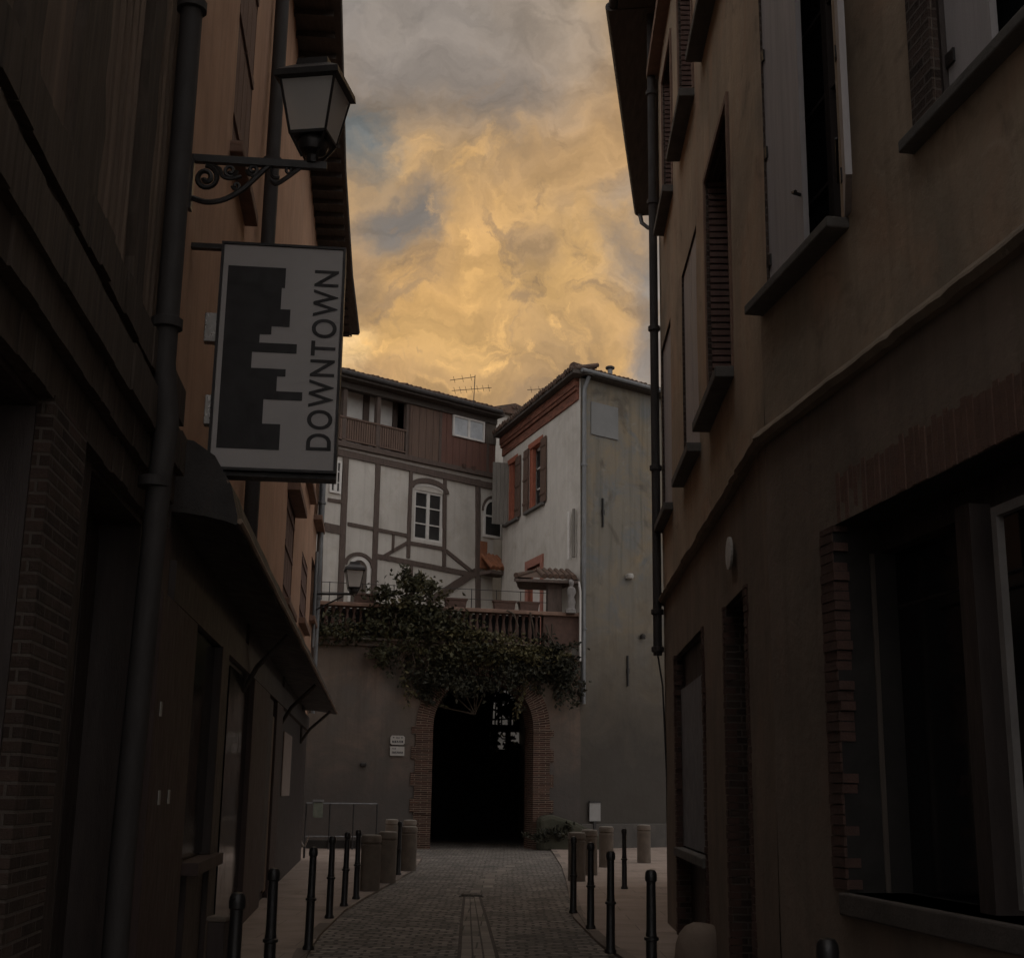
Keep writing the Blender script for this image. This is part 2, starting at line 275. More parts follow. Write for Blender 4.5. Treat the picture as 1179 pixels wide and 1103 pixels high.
class MB:
    def __init__(s): s.v = []; s.f = []; s.uv = []; s.m = []; s.c = 0; s.sm = False
    def face(s, pts, uvs=None):
        i = len(s.v); s.v += [Vector(p) for p in pts]; s.f.append(tuple(range(i, i + len(pts))))
        s.uv += list(uvs) if uvs else [(p[0], p[1]) for p in pts]; s.m.append(s.c)
    def box(s, fr, u0, u1, z0, z1, n0, n1, taper=None):
        P = fr.p
        def q(a, k):
            pts = [P(*x) for x in a]; s.face(pts, [(x[0], x[1]) if k == 0 else (x[2], x[1]) if k == 1 else (x[0], x[2]) for x in a])
        q([(u0, z0, n1), (u1, z0, n1), (u1, z1, n1), (u0, z1, n1)], 0); q([(u1, z0, n0), (u0, z0, n0), (u0, z1, n0), (u1, z1, n0)], 0)
        q([(u0, z0, n0), (u0, z0, n1), (u0, z1, n1), (u0, z1, n0)], 1); q([(u1, z0, n1), (u1, z0, n0), (u1, z1, n0), (u1, z1, n1)], 1)
        q([(u0, z1, n1), (u1, z1, n1), (u1, z1, n0), (u0, z1, n0)], 2); q([(u0, z0, n0), (u1, z0, n0), (u1, z0, n1), (u0, z0, n1)], 2)
    def prism(s, fr, pts, n0, n1):
        """polygon (u,z) extruded between n0 and n1"""
        s.face([fr.p(u, z, n1) for u, z in pts], pts); s.face([fr.p(u, z, n0) for u, z in reversed(pts)], list(reversed(pts)))
        k = len(pts)
        for i in range(k):
            a, b = pts[i], pts[(i + 1) % k]; L = math.dist(a, b)
            s.face([fr.p(*a, n0), fr.p(*b, n0), fr.p(*b, n1), fr.p(*a, n1)], [(0, n0), (L, n0), (L, n1), (0, n1)])
    def beam(s, fr, a, b, w, n0, n1, rough=0.):
        d = Vector((b[0] - a[0], b[1] - a[1])); L = d.length; d.normalize(); e = Vector((-d.y, d.x)) * (w / 2)
        k = max(1, int(L / .25)) if rough else 1
        A = []; B = []
        for i in range(k + 1):
            q = Vector(a) + d * (L * i / k)
            j1 = rough * noise.noise((q.x * 3.1, q.y * 2.3, 1.7 + w)); j2 = rough * noise.noise((q.x * 2.7, q.y * 3.3, 8.1 + w))
            A.append(q + e * (1 + j1)); B.append(q - e * (1 + j2))
        pts = [tuple(q) for q in B] + [tuple(q) for q in reversed(A)]
        for i in range(k):
            s.prism(fr, [tuple(B[i]), tuple(B[i + 1]), tuple(A[i + 1]), tuple(A[i])], n0, n1)
    def pbeam(s, fr, pa, pb, wpx, n0, n1, rough=0.):
        s.beam(fr, fr.uv(*pa, n1), fr.uv(*pb, n1), wpx * fr.px(*pa, n1), n0, n1, rough)
    def tube(s, pts, r, seg=8, cap=True):
        pts = [Vector(p) for p in pts]; rs = r if isinstance(r, (list, tuple)) else [r] * len(pts); rings = []
        for i, p in enumerate(pts):
            t = (pts[min(i + 1, len(pts) - 1)] - pts[max(i - 1, 0)]).normalized()
            a = t.orthogonal().normalized() if i == 0 else (a - t * a.dot(t)).normalized(); b = t.cross(a)
            rings.append([p + (a * math.cos(2 * math.pi * k / seg) + b * math.sin(2 * math.pi * k / seg)) * rs[i] for k in range(seg)])
        i0 = len(s.v)
        for rg in rings: s.v += rg
        for i in range(len(rings) - 1):
            for k in range(seg):
                q = (i0 + i * seg + k, i0 + i * seg + (k + 1) % seg, i0 + (i + 1) * seg + (k + 1) % seg, i0 + (i + 1) * seg + k)
                s.f.append(q); s.m.append(s.c); s.uv += [(k / seg, i), ((k + 1) / seg, i), ((k + 1) / seg, i + 1), (k / seg, i + 1)]
        if cap:
            s.f.append(tuple(i0 + k for k in reversed(range(seg)))); s.m.append(s.c); s.uv += [(0, 0)] * seg
            j = i0 + (len(rings) - 1) * seg; s.f.append(tuple(j + k for k in range(seg))); s.m.append(s.c); s.uv += [(0, 0)] * seg
        s.sm = True
    def lathe(s, prof, c=(0, 0, 0), seg=16, rot=0., sq=False):
        s.tubez(prof, c, seg, rot)
    def tubez(s, prof, c, seg, rot):
        i0 = len(s.v); c = Vector(c)
        for r, z in prof:
            for k in range(seg):
                a = rot + 2 * math.pi * k / seg; s.v.append(c + Vector((r * math.cos(a), r * math.sin(a), z)))
        for i in range(len(prof) - 1):
            for k in range(seg):
                s.f.append((i0 + i * seg + k, i0 + i * seg + (k + 1) % seg, i0 + (i + 1) * seg + (k + 1) % seg, i0 + (i + 1) * seg + k)); s.m.append(s.c)
                s.uv += [(k / seg, prof[i][1]), ((k + 1) / seg, prof[i][1]), ((k + 1) / seg, prof[i + 1][1]), (k / seg, prof[i + 1][1])]
        for i, rv in ((0, True), (len(prof) - 1, False)):
            ks = [i0 + i * seg + k for k in range(seg)]
            s.f.append(tuple(reversed(ks)) if rv else tuple(ks)); s.m.append(s.c); s.uv += [(0, 0)] * seg
        s.sm = seg > 6
    def build(s, name, mats, parent=None, bevel=0.):
        me = bpy.data.meshes.new(name); off = wloc(parent) if parent else Vector((0, 0, 0))
        me.from_pydata([v - off for v in s.v], [], s.f)
        ul = me.uv_layers.new(name='UVMap')
        for i, q in enumerate(s.uv): ul.data[i].uv = q
        for m in (mats if isinstance(mats, (list, tuple)) else [mats]): me.materials.append(m)
        me.polygons.foreach_set('material_index', s.m)
        if s.sm: me.polygons.foreach_set('use_smooth', [True] * len(s.f))
        me.update()
        o = bpy.data.objects.new(name, me); C.objects.link(o)
        if parent: o.parent = parent
        if s.sm:
            bm = bmesh.new(); bm.from_mesh(me); bmesh.ops.remove_doubles(bm, verts=bm.verts, dist=1e-5)
            for e in bm.edges:
                if len(e.link_faces) == 2 and e.calc_face_angle(0) > R(40): e.smooth = False
            bm.to_mesh(me); bm.free()
        if bevel:
            bm = bmesh.new(); bm.from_mesh(me); bmesh.ops.remove_doubles(bm, verts=bm.verts, dist=1e-5); bm.to_mesh(me); bm.free()
            b = o.modifiers.new('bevel', 'BEVEL'); b.width = bevel; b.segments = 2; b.limit_method = 'ANGLE'
        return o
def tag(o, label, cat, group=None, kind=None):
    if label: o['label'] = label
    if cat: o['category'] = cat
    if group: o['group'] = group
    if kind: o['kind'] = kind
    return o
def thing(name, label, cat, loc=(0, 0, 0), group=None):
    o = bpy.data.objects.new(name, None); C.objects.link(o); o.location = loc; return tag(o, label, cat, group)
def dup(root, loc, label=None, group=None, rz=0.):
    r = root.copy(); C.objects.link(r); r.location = loc; r.rotation_euler = (0, 0, rz)
    if label: r['label'] = label
    if group: r['group'] = group
    for ch in list(root.children):
        c = ch.copy(); C.objects.link(c); c.parent = r
        for g in ch.children:
            d = g.copy(); C.objects.link(d); d.parent = c
    return r
def jit(u, z, a=.02): return a * (noise.noise((u * .45, z * .45, 3.3)) + .45 * noise.noise((u * 1.7, z * 1.7, 9.1)))
def wall(mb, fr, u0, u1, z0, z1, ops=(), step=.55, amp=.02, n=0.):
    """front face in a grid with openings (u0,u1,z0,z1,depth); material 0 face, 1 reveals"""
    def cuts(a, b, ex):
        xs = sorted(set([a, b] + [e for e in ex if a < e < b])); out = []
        for p, q in zip(xs, xs[1:]):
            k = max(1, int((q - p) / step)); out += [p + (q - p) * i / k for i in range(k)]
        return out + [xs[-1]]
    us = cuts(u0, u1, [e for o in ops for e in o[:2]]); zs = cuts(z0, z1, [e for o in ops for e in o[2:4]])
    P = lambda u, z: fr.p(u, z, n + jit(u, z, amp))
    for a, b in zip(us, us[1:]):
        for c, d in zip(zs, zs[1:]):
            um, zm = (a + b) / 2, (c + d) / 2
            if any(o[0] < um < o[1] and o[2] < zm < o[3] for o in ops): continue
            mb.c = 0; mb.face([P(a, c), P(b, c), P(b, d), P(a, d)], [(a, c), (b, c), (b, d), (a, d)])
    mb.c = 1
    for o in ops:
        dn = n - o[4]
        for c, d in zip(zs, zs[1:]):
            if c < o[2] - 1e-6 or d > o[3] + 1e-6: continue
            for u in o[:2]: mb.face([P(u, c), fr.p(u, c, dn), fr.p(u, d, dn), P(u, d)], [(0, c), (-o[4], c), (-o[4], d), (0, d)])
        for a, b in zip(us, us[1:]):
            if a < o[0] - 1e-6 or b > o[1] + 1e-6: continue
            for z in o[2:4]: mb.face([P(a, z), P(b, z), fr.p(b, z, dn), fr.p(a, z, dn)], [(a, 0), (b, 0), (b, -o[4]), (a, -o[4])])
    mb.c = 0
def window(root, fr, u0, u1, z0, z1, n, fm, pm, cols=2, rows=3, bar=.06, name='window', arch=0.):
    mb = MB(); mb.box(fr, u0, u0 + bar, z0, z1, n, n + .06); mb.box(fr, u1 - bar, u1, z0, z1, n, n + .06)
    mb.box(fr, u0 + bar, u1 - bar, z0, z0 + bar, n, n + .058); mb.box(fr, u0 + bar, u1 - bar, z1 - bar, z1, n, n + .058)
    for i in range(1, cols):
        c = u0 + (u1 - u0) * i / cols; w = bar * .75; mb.box(fr, c - w, c + w, z0 + bar, z1 - bar, n + .002, n + .064)
    for j in range(1, rows):
        z = z0 + (z1 - z0) * j / rows; mb.box(fr, u0 + bar, u1 - bar, z - bar * .25, z + bar * .25, n + .004, n + .05)
    w = mb.build(name, fm, root)
    pb = MB(); pb.box(fr, u0 + .01, u1 - .01, z0 + .01, z1 - .01, n - .02, n + .015); pb.build('pane', pm, w)
    return w
def sill(root, fr, u0, u1, z, t, n0, n1, m, par=None):
    mb = MB(); k = max(1, int((u1 - u0) / .3))
    mb.box(fr, u0, u1, z - t, z, n0, n1); return mb.build('sill', m, par or root, bevel=.012)
def pipe_part(root, pts, r, m, brackets=()):
    mb = MB(); mb.tube(pts, r, 10)
    o = mb.build('downpipe', m, root)
    for p in brackets:
        b = MB(); b.lathe([(r * 1.25, -.035), (r * 1.38, -.03), (r * 1.38, .03), (r * 1.25, .035)], p, 12); b.build('pipe_collar', m, o)
    return o
def shutter(root, fr, u0, u1, z0, z1, n0, n1, m, boards=4, battens=True, name='shutter'):
    mb = MB(); w = (u1 - u0) / boards
    for i in range(boards):
        mb.box(fr, u0 + i * w + .004, u0 + (i + 1) * w - .004, z0 + .004 * (i % 2), z1 - .003 * (i % 2), n0, n1 - .002 * (i % 2))
    o = mb.build(name, m, root)
    if battens:
        b = MB(); h = z1 - z0
        for q in (.12, .5, .86): b = MB(); b.box(fr, u0 + .01, u1 - .01, z0 + h * q, z0 + h * q + .09, n1 + .001, n1 + .022); b.build('batten', m, o)
    return o
def canal_row(mb, fr, u0, u1, z, n0, n1, rise, r=.085, pitch=.2):
    """a row of half-round clay tiles, ends at the eave n1, climbing back to n0"""
    u = u0; i = 0
    while u < u1:
        j = random.uniform(-.015, .015)
        a = fr.p(u, z + j, n1 + random.uniform(-.02, .03)); b = fr.p(u + random.uniform(-.01, .01), z + rise + j, n0)
        mb.tube([a, b], [r, r * .85], 8); u += pitch
def shell(name, pts, z0, z1, m, root, skip=()):
    """closed prism body from plan points: sides (except the listed edges, built as detailed walls) and flat top"""
    mb = MB(); k = len(pts)
    for i in range(k):
        if i in skip: continue
        a, b = pts[i], pts[(i + 1) % k]; L = math.dist(a, b)
        mb.face([(a[0], a[1], z0), (b[0], b[1], z0), (b[0], b[1], z1), (a[0], a[1], z1)], [(0, z0), (L, z0), (L, z1), (0, z1)])
    mb.face([(p[0], p[1], z1) for p in pts]); mb.face([(p[0], p[1], z0) for p in reversed(pts)])
    return mb.build(name, m, root)

# ------------------------------------------------------------------ plan
RB0, RE = (1.87, 9.4), (2.09, 17.82)
RA_far, RA_near = (1.87, 9.4), (1.87 + .15 * 11.4, -2.)
RA = Frame(RA_near, RA_far, 'L'); RB = Frame(RB0, RE, 'L')
RFp = (RE[0] + .17 * 8, RE[1] + 8); RF = Frame(RE, RFp, 'L')
Lx = lambda y: -1.6 - .101 * y
LW = Frame((Lx(-1), -1.), (Lx(32.4), 32.4), 'R')
LU = lambda y: (y + 1) / LW.u.y
cC = at_dist(668, 700, 41.)
GC = Frame((cC.x, cC.y), (cC.x + .79 * 9, cC.y + .61 * 9), 'R')          # grey flank
WC = Frame((cC.x, cC.y), (cC.x - .31 * 8.2, cC.y + .95 * 8.2), 'L')      # white front
AW = Frame((-7.6, 38.6), (cC.x, cC.y), 'R')                              # gateway wall
cH = at_dist(372, 600, 44.2)
HC = Frame((cH.x - .76 * 2.5, cH.y - .65 * 2.5), (cH.x + .76 * 7.6, cH.y + .65 * 7.6), 'R')   # half-timbered front

# ------------------------------------------------------------------ ground, street, pavements
mb = MB(); mb.face([(-300, -300, -.16), (300, -300, -.16), (300, 300, -.16), (-300, 300, -.16)])
tag(mb.build('ground', m_ground), None, None, kind='structure')
kl = [ground_at(*p) for p in [(355, 1095), (370, 1073), (397, 1047), (423, 1031), (454, 1014), (478, 1000)]]
kl = [Vector((-.2, -6, 0)), Vector((-1.0, 4, 0)), Vector((-1.45, 9, 0))] + kl + [Vector((-2.1, 34, 0)), Vector((-2.6, 38.2, 0))]
kr = [ground_at(*p) for p in [(715, 1100), (692, 1087), (676, 1071), (660, 1055), (652, 1014)]]
kr = [Vector((3.2, -6, 0)), Vector((1.9, 4, 0)), Vector((1.45, 9, 0))] + kr + [Vector((1.25, 31, 0)), Vector((1.3, 38.7, 0))]
def strip(a, b, z, uvf=lambda p: (p[0], p[1])):
    mb = MB()
    for y0, y1 in zip(ys, ys[1:]):
        q = [(a(y0), y0), (b(y0), y0), (b(y1), y1), (a(y1), y1)]
        if (b(y0) - a(y0)) < .002 and (b(y1) - a(y1)) < .002: continue
        mb.face([(x, y, z) for x, y in q], [uvf(p) for p in q])
    return mb
def interp(poly):
    def f(y):
        for p, q in zip(poly, poly[1:]):
            if p.y <= y <= q.y: return p.x + (q.x - p.x) * (y - p.y) / (q.y - p.y)
        return poly[0].x if y < poly[0].y else poly[-1].x
    return f
KL, KR = interp(kl), interp(kr)
ys = [-6 + i * .5 for i in range(104)]
tag(strip(lambda y: KL(y) - .3, lambda y: KR(y) + .3, -.03).build('road', m_road), None, None, kind='structure')
PZ = 0.
wl = lambda y: Lx(y) - .6
def wr(y): return (1.87 + .15 * (9.4 - y) if y < 9.4 else 1.87 + (RE[0] - 1.87) * (y - 9.4) / (RE[1] - 9.4)) + .6 if y < RE[1] else 9.
for nm, a, b in (('pavement', wl, lambda y: KL(y) - .14), ('pavement', lambda y: KR(y) + .14, wr)):
    tag(strip(a, b, PZ).build(nm, m_pave), None, None, kind='structure')
for K, s in ((KL, -1), (KR, 1)):
    mb = MB()
    for y0, y1 in zip(ys[:-1], ys[1:]):
        for sgn in (0,):
            a0, b0, a1, b1 = K(y0), K(y0) + s * .14, K(y1), K(y1) + s * .14
            mb.face([(a0, y0, .003), (b0, y0, .003), (b1, y1, .003), (a1, y1, .003)], [(y0, a0), (y0, b0), (y1, b1), (y1, a1)])
            mb.face([(a0, y0, -.1), (a0, y0, .003), (a1, y1, .003), (a1, y1, -.1)], [(y0, 0), (y0, .1), (y1, .1), (y1, 0)])
    tag(mb.build('kerb', m_kerb), None, None, kind='structure')
# central gutter channel: straight to the drain, then bending off towards the gateway
gl = [ground_at(*p, -.026) for p in [(536, 1032), (533, 1062), (531, 1100)]]; gr = [ground_at(*p, -.026) for p in [(551, 1032), (560, 1062), (570, 1100)]]
gl.append(Vector((-.35, 3, -.026))); gr.append(Vector((.15, 3, -.026)))
mb = MB()
for i in range(3):
    k = 8
    for j in range(k):
        L0, L1, R0, R1 = gl[i].lerp(gl[i + 1], j / k), gl[i].lerp(gl[i + 1], (j + 1) / k), gr[i].lerp(gr[i + 1], j / k), gr[i].lerp(gr[i + 1], (j + 1) / k)
        for s0, s1, d0, d1 in ((0, .31, 0, 0), (.37, .63, 0, 0), (.69, 1, 0, 0)):
            q = [L0.lerp(R0, s0), L0.lerp(R0, s1), L1.lerp(R1, s1), L1.lerp(R1, s0)]
            mb.face(q, [(p.x + .1, p.y) for p in q])
ch2 = [ground_at(*p, -.026) for p in [(540, 1028), (556, 1008), (590, 993), (640, 984)]]
for a, b in zip(ch2, ch2[1:]):
    q = [a, a + Vector((.35, .3, 0)), b + Vector((.3, .35, 0)), b]; mb.face(q, [(p.x, p.y) for p in q])
mj = MB()
for i in range(3): mj.face([p + Vector((dx_, 0, -.002)) for p, dx_ in ((gl[i], -.04), (gr[i], .04), (gr[i + 1], .04), (gl[i + 1], -.04))])
tag(mj.build('channel_joints', mat('channel_joint', (.085, .072, .062), (.06, .052, .046), 3, .9, .3)), None, None, kind='structure')
tag(mb.build('gutter_channel', m_channel), None, None, kind='structure')
gp = ground_at(543, 1031, -.026)
d = thing('drain_grate', 'small dark iron drain grate at the head of the central gutter channel', 'drain', gp)
mb = MB(); fr = Frame((gp.x, gp.y), (gp.x + 1, gp.y), 'R')
for i in range(5): mb.box(fr, -.17, .17, -.024, -.018, -.22 + i * .09, -.18 + i * .09)
mb.box(fr, -.2, -.17, -.024, -.016, -.25, .22); mb.box(fr, .17, .2, -.024, -.016, -.25, .22)
mb.build('grate', m_iron, d)

# ------------------------------------------------------------------ right-hand house
rh = thing('plaster_house', 'tall ochre plaster house on the right with deep window sills and brick jambs', 'house', (3.5, 9, 0))
ZT = 13.1
LEDGE = 4.13
def rect(fr, xl, yl, xr, yr, zt=None):
    """window whose bottom corners sit at two photo points"""
    u0, z0 = fr.uv(xl, yl); u1, z1 = fr.uv(xr, yr); return min(u0, u1), max(u0, u1), (z0 + z1) / 2
# near stretch
a1 = (RA.U(968, 240), RA.U(881, 240)); a1z = RA.Z(925, 305); A1 = (*sorted(a1), a1z, a1z + 2.75, .32)
u2 = RA.U(1078, 100); A2 = (u2 - 1.25, u2, a1z + .03, a1z + 2.75, .32)
A0 = (u2 - 3.2, u2 - 1.95, a1z, a1z + 2.75, .32)
A1b = (A1[0], A1[1], a1z + 4.3, a1z + 6.5, .3); A2b = (A2[0], A2[1], a1z + 4.3, a1z + 6.5, .3)
mb = MB(); wall(mb, RA, 0, RA.len, LEDGE, ZT, [A1, A2, A0, A1b, A2b])
# far stretch openings: (left px, right px, bottom row px mid)
def bop(xf, xn, ymid, zs, ht, dep=.3):
    u0, u1 = sorted((RB.U(xf, ymid), RB.U(xn, ymid))); return (u0, u1, zs, zs + ht, dep)
zf1 = RB.Z(832, 452); zf2 = RB.Z(789, 148)
B1 = bop(817, 845, 450, zf1, 2.55); B2 = bop(788, 806, 545, zf1, 2.5); B3 = bop(763.5, 775, 595, zf1, 2.5)
B4 = bop(783, 799, 150, zf2, 2.2); B5 = bop(764.5, 775, 250, zf2, 2.2); B6 = (B1[0], B1[1], zf2, zf2 + 2.2, .3)
B7 = (B5[0], B5[1], zf2 + 2.75, ZT - .3, .25)
mbB = MB(); wall(mbB, RB, 0, RB.len, LEDGE, ZT, [B1, B2, B3, B4, B5, B6])
for m_, nm in ((mb, 'upper_wall'), (mbB, 'upper_wall')): m_.build(nm, [m_ochre, m_brick], rh)
# lower wall
z_lint = RA.Z(947, 612); z_sill = RA.Z(970, 1026)
ub = RA.U(968, 800)
A3 = (ub - 3.9, ub, z_sill, z_lint, .42)
mb = MB(); wall(mb, RA, 0, RA.len, -.1, LEDGE, [A3]); mb.build('lower_wall', [m_brown, m_dark], rh)
zd2 = RB.Z(850, 683); D2 = (RB.U(861, 800), RB.U(837, 800), -.02, zd2, .35)
zd1 = RB.Z(792, 740); D1 = (RB.U(811, 850), RB.U(779, 850), -.02, zd1, .3)
mb = MB(); wall(mb, RB, 0, RB.len, -.1, LEDGE, [D1, D2]); mb.build('lower_wall', [m_brown, m_brick], rh)
shell('rear_wall', [RA_near, RA_far, RE, RFp, (9, RFp[1]), (9, -2)], -.1, ZT, m_ochre, rh, skip=(0, 1))
# ledge between the floors
mb = MB()
for fr, u0, u1 in ((RA, 0, RA.len + .03), (RB, -.03, RB.len + .02)):
    k = int((u1 - u0) / .11); us = [u0 + (u1 - u0) * i / k for i in range(k + 1)]
    for i in range(k):
        j = [.012 * noise.noise((u * 1.3, 5, 1)) + .02 * noise.noise((u * 6, 2, 7)) for u in us[i:i + 2]]
        z = [LEDGE + .015 * noise.noise((u * .9, 1, 4)) + .009 * noise.noise((u * 6, 1, 4)) for u in us[i:i + 2]]
        pr = lambda q: [(z[q], -.05), (z[q], .055 + j[q]), (z[q] + .035, .085 + j[q]), (z[q] + .06, .075 + j[q]), (z[q] + .12, .02), (z[q] + .12, -.05)]
        A, B = pr(0), pr(1)
        for s in range(5):
            mb.face([fr.p(us[i], *A[s]), fr.p(us[i + 1], *B[s]), fr.p(us[i + 1], *B[s + 1]), fr.p(us[i], *A[s + 1])])
e = [(LEDGE - .03, -.05), (LEDGE - .03, .1), (LEDGE + .06, .135), (LEDGE + .10, .12), (LEDGE + .17, .03)]
mb.face([RB.p(RB.len + .02, *q) for q in e])
mb.build('string_course', mat('string_course_plaster', (.27, .21, .155), (.19, .15, .115), 2.2, .92, .5), rh)
# window furniture, near stretch
w = window(rh, RA, A1[0], A1[1], A1[2], A1[3], -.30, m_shop, m_glassd, 2, 4)
sill(rh, RA, A1[0] - .12, A1[1] + .12, A1[2], .075, -.30, .15, m_stone, w)
lw = (A1[1] - A1[0]) / 2
s = shutter(rh, RA, A1[1] - lw * 1.02, A1[1], A1[2] + .015, A1[3] - .01, -.06, -.02, m_shut_w, 1, False)
for q in (.1, .42, .72): mbx = MB(); mbx.box(RA, A1[1] - .05, A1[1] + .045, A1[2] + q * 2.75, A1[2] + q * 2.75 + .09, -.019, -.004); mbx.build('hinge', m_iron, s)
mbx = MB(); mbx.tube([RA.p(A1[1] - lw * .96, A1[2] + .55, -.02), RA.p(A1[1] - lw * 1.0, A1[2] + .55, .05), RA.p(A1[1] - lw * 1.08, A1[2] + .53, .05)], .014, 6); mbx.build('latch', m_iron, s)
ang = R(158); hp = RA.p(A1[0], 0, -.02); du = RA.u * math.cos(ang) + RA.n * math.sin(ang)
SF = Frame((hp.x, hp.y), (hp.x + du.x, hp.y + du.y), 'L')
s = shutter(rh, SF, .0, lw, A1[2] + .015, A1[3] - .01, 0, .04, m_shut_w, 1, False)
for q in (.1, .42, .72): mbx = MB(); mbx.box(SF, -.04, .08, A1[2] + q * 2.75, A1[2] + q * 2.75 + .09, -.012, -.001); mbx.build('hinge', m_iron, s)
mbx = MB(); mbx.tube([RA.p(A1[0] + .02, A1[2] + .62, 0), RA.p(A1[0] + .3, A1[2] + .45, -.12)], .01, 6); mbx.build('stay_bar', m_iron, s)
w = window(rh, RA, A2[0], A2[1], A2[2], A2[3], -.30, m_shop, m_glassd, 2, 4)
sill(rh, RA, A2[0] - .1, A2[1] + .3, A2[2], .075, -.30, .10, m_stone, w)
s = shutter(rh, RA, A2[1] - .5, A2[1] - .03, A2[2] + .015, A2[3] - .01, -.10, -.06, m_shut_w, 1, False)
mbx = MB(); mbx.box(RA, A2[1] - .03, A2[1] - .002, A2[2] + .01, A2[3], -.13, -.03); mbx.build('shutter_jamb', m_shop, s)
mbx = MB(); mbx.box(RA, A2[1] - .12, A2[1] - .03, A2[2] + .28, A2[2] + .36, -.059, -.045); mbx.build('hinge', m_iron, s)
mb = MB(); mb.box(RA, A2[1] + .002, A2[1] + .26, A2[2] + .003, A2[3] + .2, -.1, .022); mb.build('brick_jamb', m_brick, rh)
for o in (A0, A1b, A2b):
    w = window(rh, RA, o[0], o[1], o[2], o[3], -o[4] + .02, m_shop, m_glassd, 2, 4); sill(rh, RA, o[0] - .1, o[1] + .1, o[2], .13, -.28, .15, m_stone, w)
# far stretch
for o, sh, pj in ((B1, 0, .2), (B2, 1, .17), (B3, 1, .15), (B4, 0, .2), (B5, 0, .17), (B6, 0, .2)):
    w = window(rh, RB, o[0], o[1], o[2], o[3], -o[4] + .02, m_shop, m_glassd, 2, 4)
    sill(rh, RB, o[0] - .08, o[1] + .1, o[2], .10, -.26, pj * .85, m_stone, w)
    if sh:
        h_ = (o[1] - o[0]) / 2
        for k in (0, 1): shutter(rh, RB, o[0] + k * h_ + .005, o[0] + (k + 1) * h_ - .005, o[2] + .015, o[3] - .01 - (.55 if o is B2 and 0 else 0), -.07, -.03, m_shut_w, 1, False)
    else:
        mbx = MB(); mbx.box(RB, o[0] - .09, o[0] - .002, o[2] + .002, o[3] + .06, -.05, .018); mbx.box(RB, o[1] + .002, o[1] + .075, o[2] + .002, o[3] + .06, -.05, .018); mbx.box(RB, o[0] - .002, o[1] + .002, o[3] + .002, o[3] + .07, -.05, .017)
        mbx.build('window_surround', m_sillbrick, rh)
        lv = MB(); k = int((o[3] - o[2]) / .07)
        for i in range(k):
            z = o[2] + .04 + i * .07; lv.box(RB, o[1] - .03, o[1] - .004, z, z + .05, -.26, -.03)
        lv.build('louvre_shutter', m_shut_r, rh)
mb = MB(); mb.box(RB, B5[0] - .1, RB.len, zf2 + 2.75, zf2 + 2.9, -.05, .16); mb.build('attic_sill', m_sillbrick, rh)
# ground floor, far stretch: shuttered shop window and dark doorway
mb = MB(); mb.box(RB, D1[0] + .02, D1[1] - .02, 1.02, zd1 - .42, -.10, -.06)
sh = mb.build('window_panel', mat('grey_panel_paint', (.235, .235, .25), (.19, .19, .20), 3, .6, .15), rh)
mb = MB(); mb.box(RB, D1[0], D1[1], zd1 - .4, zd1 - .005, -.28, -.10); mb.build('transom_box', m_shop, rh)
sill(rh, RB, D1[0] - .05, D1[1] + .05, 1.0, .1, -.28, .05, m_stone)
mb = MB(); mb.box(RB, D1[0], D1[1], -.02, .89, -.28, -.16); mb.build('stall_riser', m_shop, rh)
mb = MB(); mb.box(RB, D2[0], D2[1], -.02, zd2 - .02, -.33, -.27)
for k in range(2):
    for z in (.25, 1.1, 1.75): mb.box(RB, D2[0] + .08 + k * .45, D2[0] + .42 + k * .45, z, z + .55, -.268, -.255)
dr = mb.build('door', m_shop, rh); mbx = MB(); mbx.lathe([(.0, 0), (.02, .005), (.03, .02), (.02, .05), (.0, .055)], RB.p(D2[0] + .12, 1.05, -.25), 10); mbx.build('handle', m_steel, dr)
def quoins(fr, u0, u1, z0, z1, alt, m=m_brick, out=.02):
    mb = MB(); z = z0; i = 0
    while z < z1:
        h = .062; e = alt * random.choice((0, .15, .5)) + random.uniform(-.01, .01)
        mb.box(fr, min(u0, u0 - e if u1 > u0 else u0), max(u1, u0), z, min(z + h - .008, z1), -.08, out * .9 + random.uniform(-.004, .005)); z += h; i += 1
    return mb.build('brick_jamb', m, rh)
m_qb = mat('jamb_brick', (0.1, 0.055, 0.043), (0.07, 0.044, 0.037), 7, .9, .4)
quoins(RA, ub + .003, ub + .2, z_sill + .02, z_lint, .07, m_qb)
quoins(RB, D2[0] - .13, D2[0] - .003, 0, zd2, .05, m_qb); quoins(RB, D2[1] + .003, D2[1] + .09, 0, zd2, .03, m_qb)
quoins(RB, D1[0] - .13, D1[0] - .003, 0, zd1, .05, m_qb); quoins(RB, D1[1] + .003, D1[1] + .12, 0, zd1, .05, m_qb)
mb = MB(); u = A3[0]
while u < ub - .02:
    mb.box(RA, u + .004, u + .058, z_lint + .004, z_lint + .30 + random.uniform(-.02, .03), -.1, .004 + random.uniform(-.004, .004)); u += .066
mb.build('brick_lintel', mat('sooty_brick', (.17, .095, .07), (.12, .075, .06), 7, .9, .4), rh)
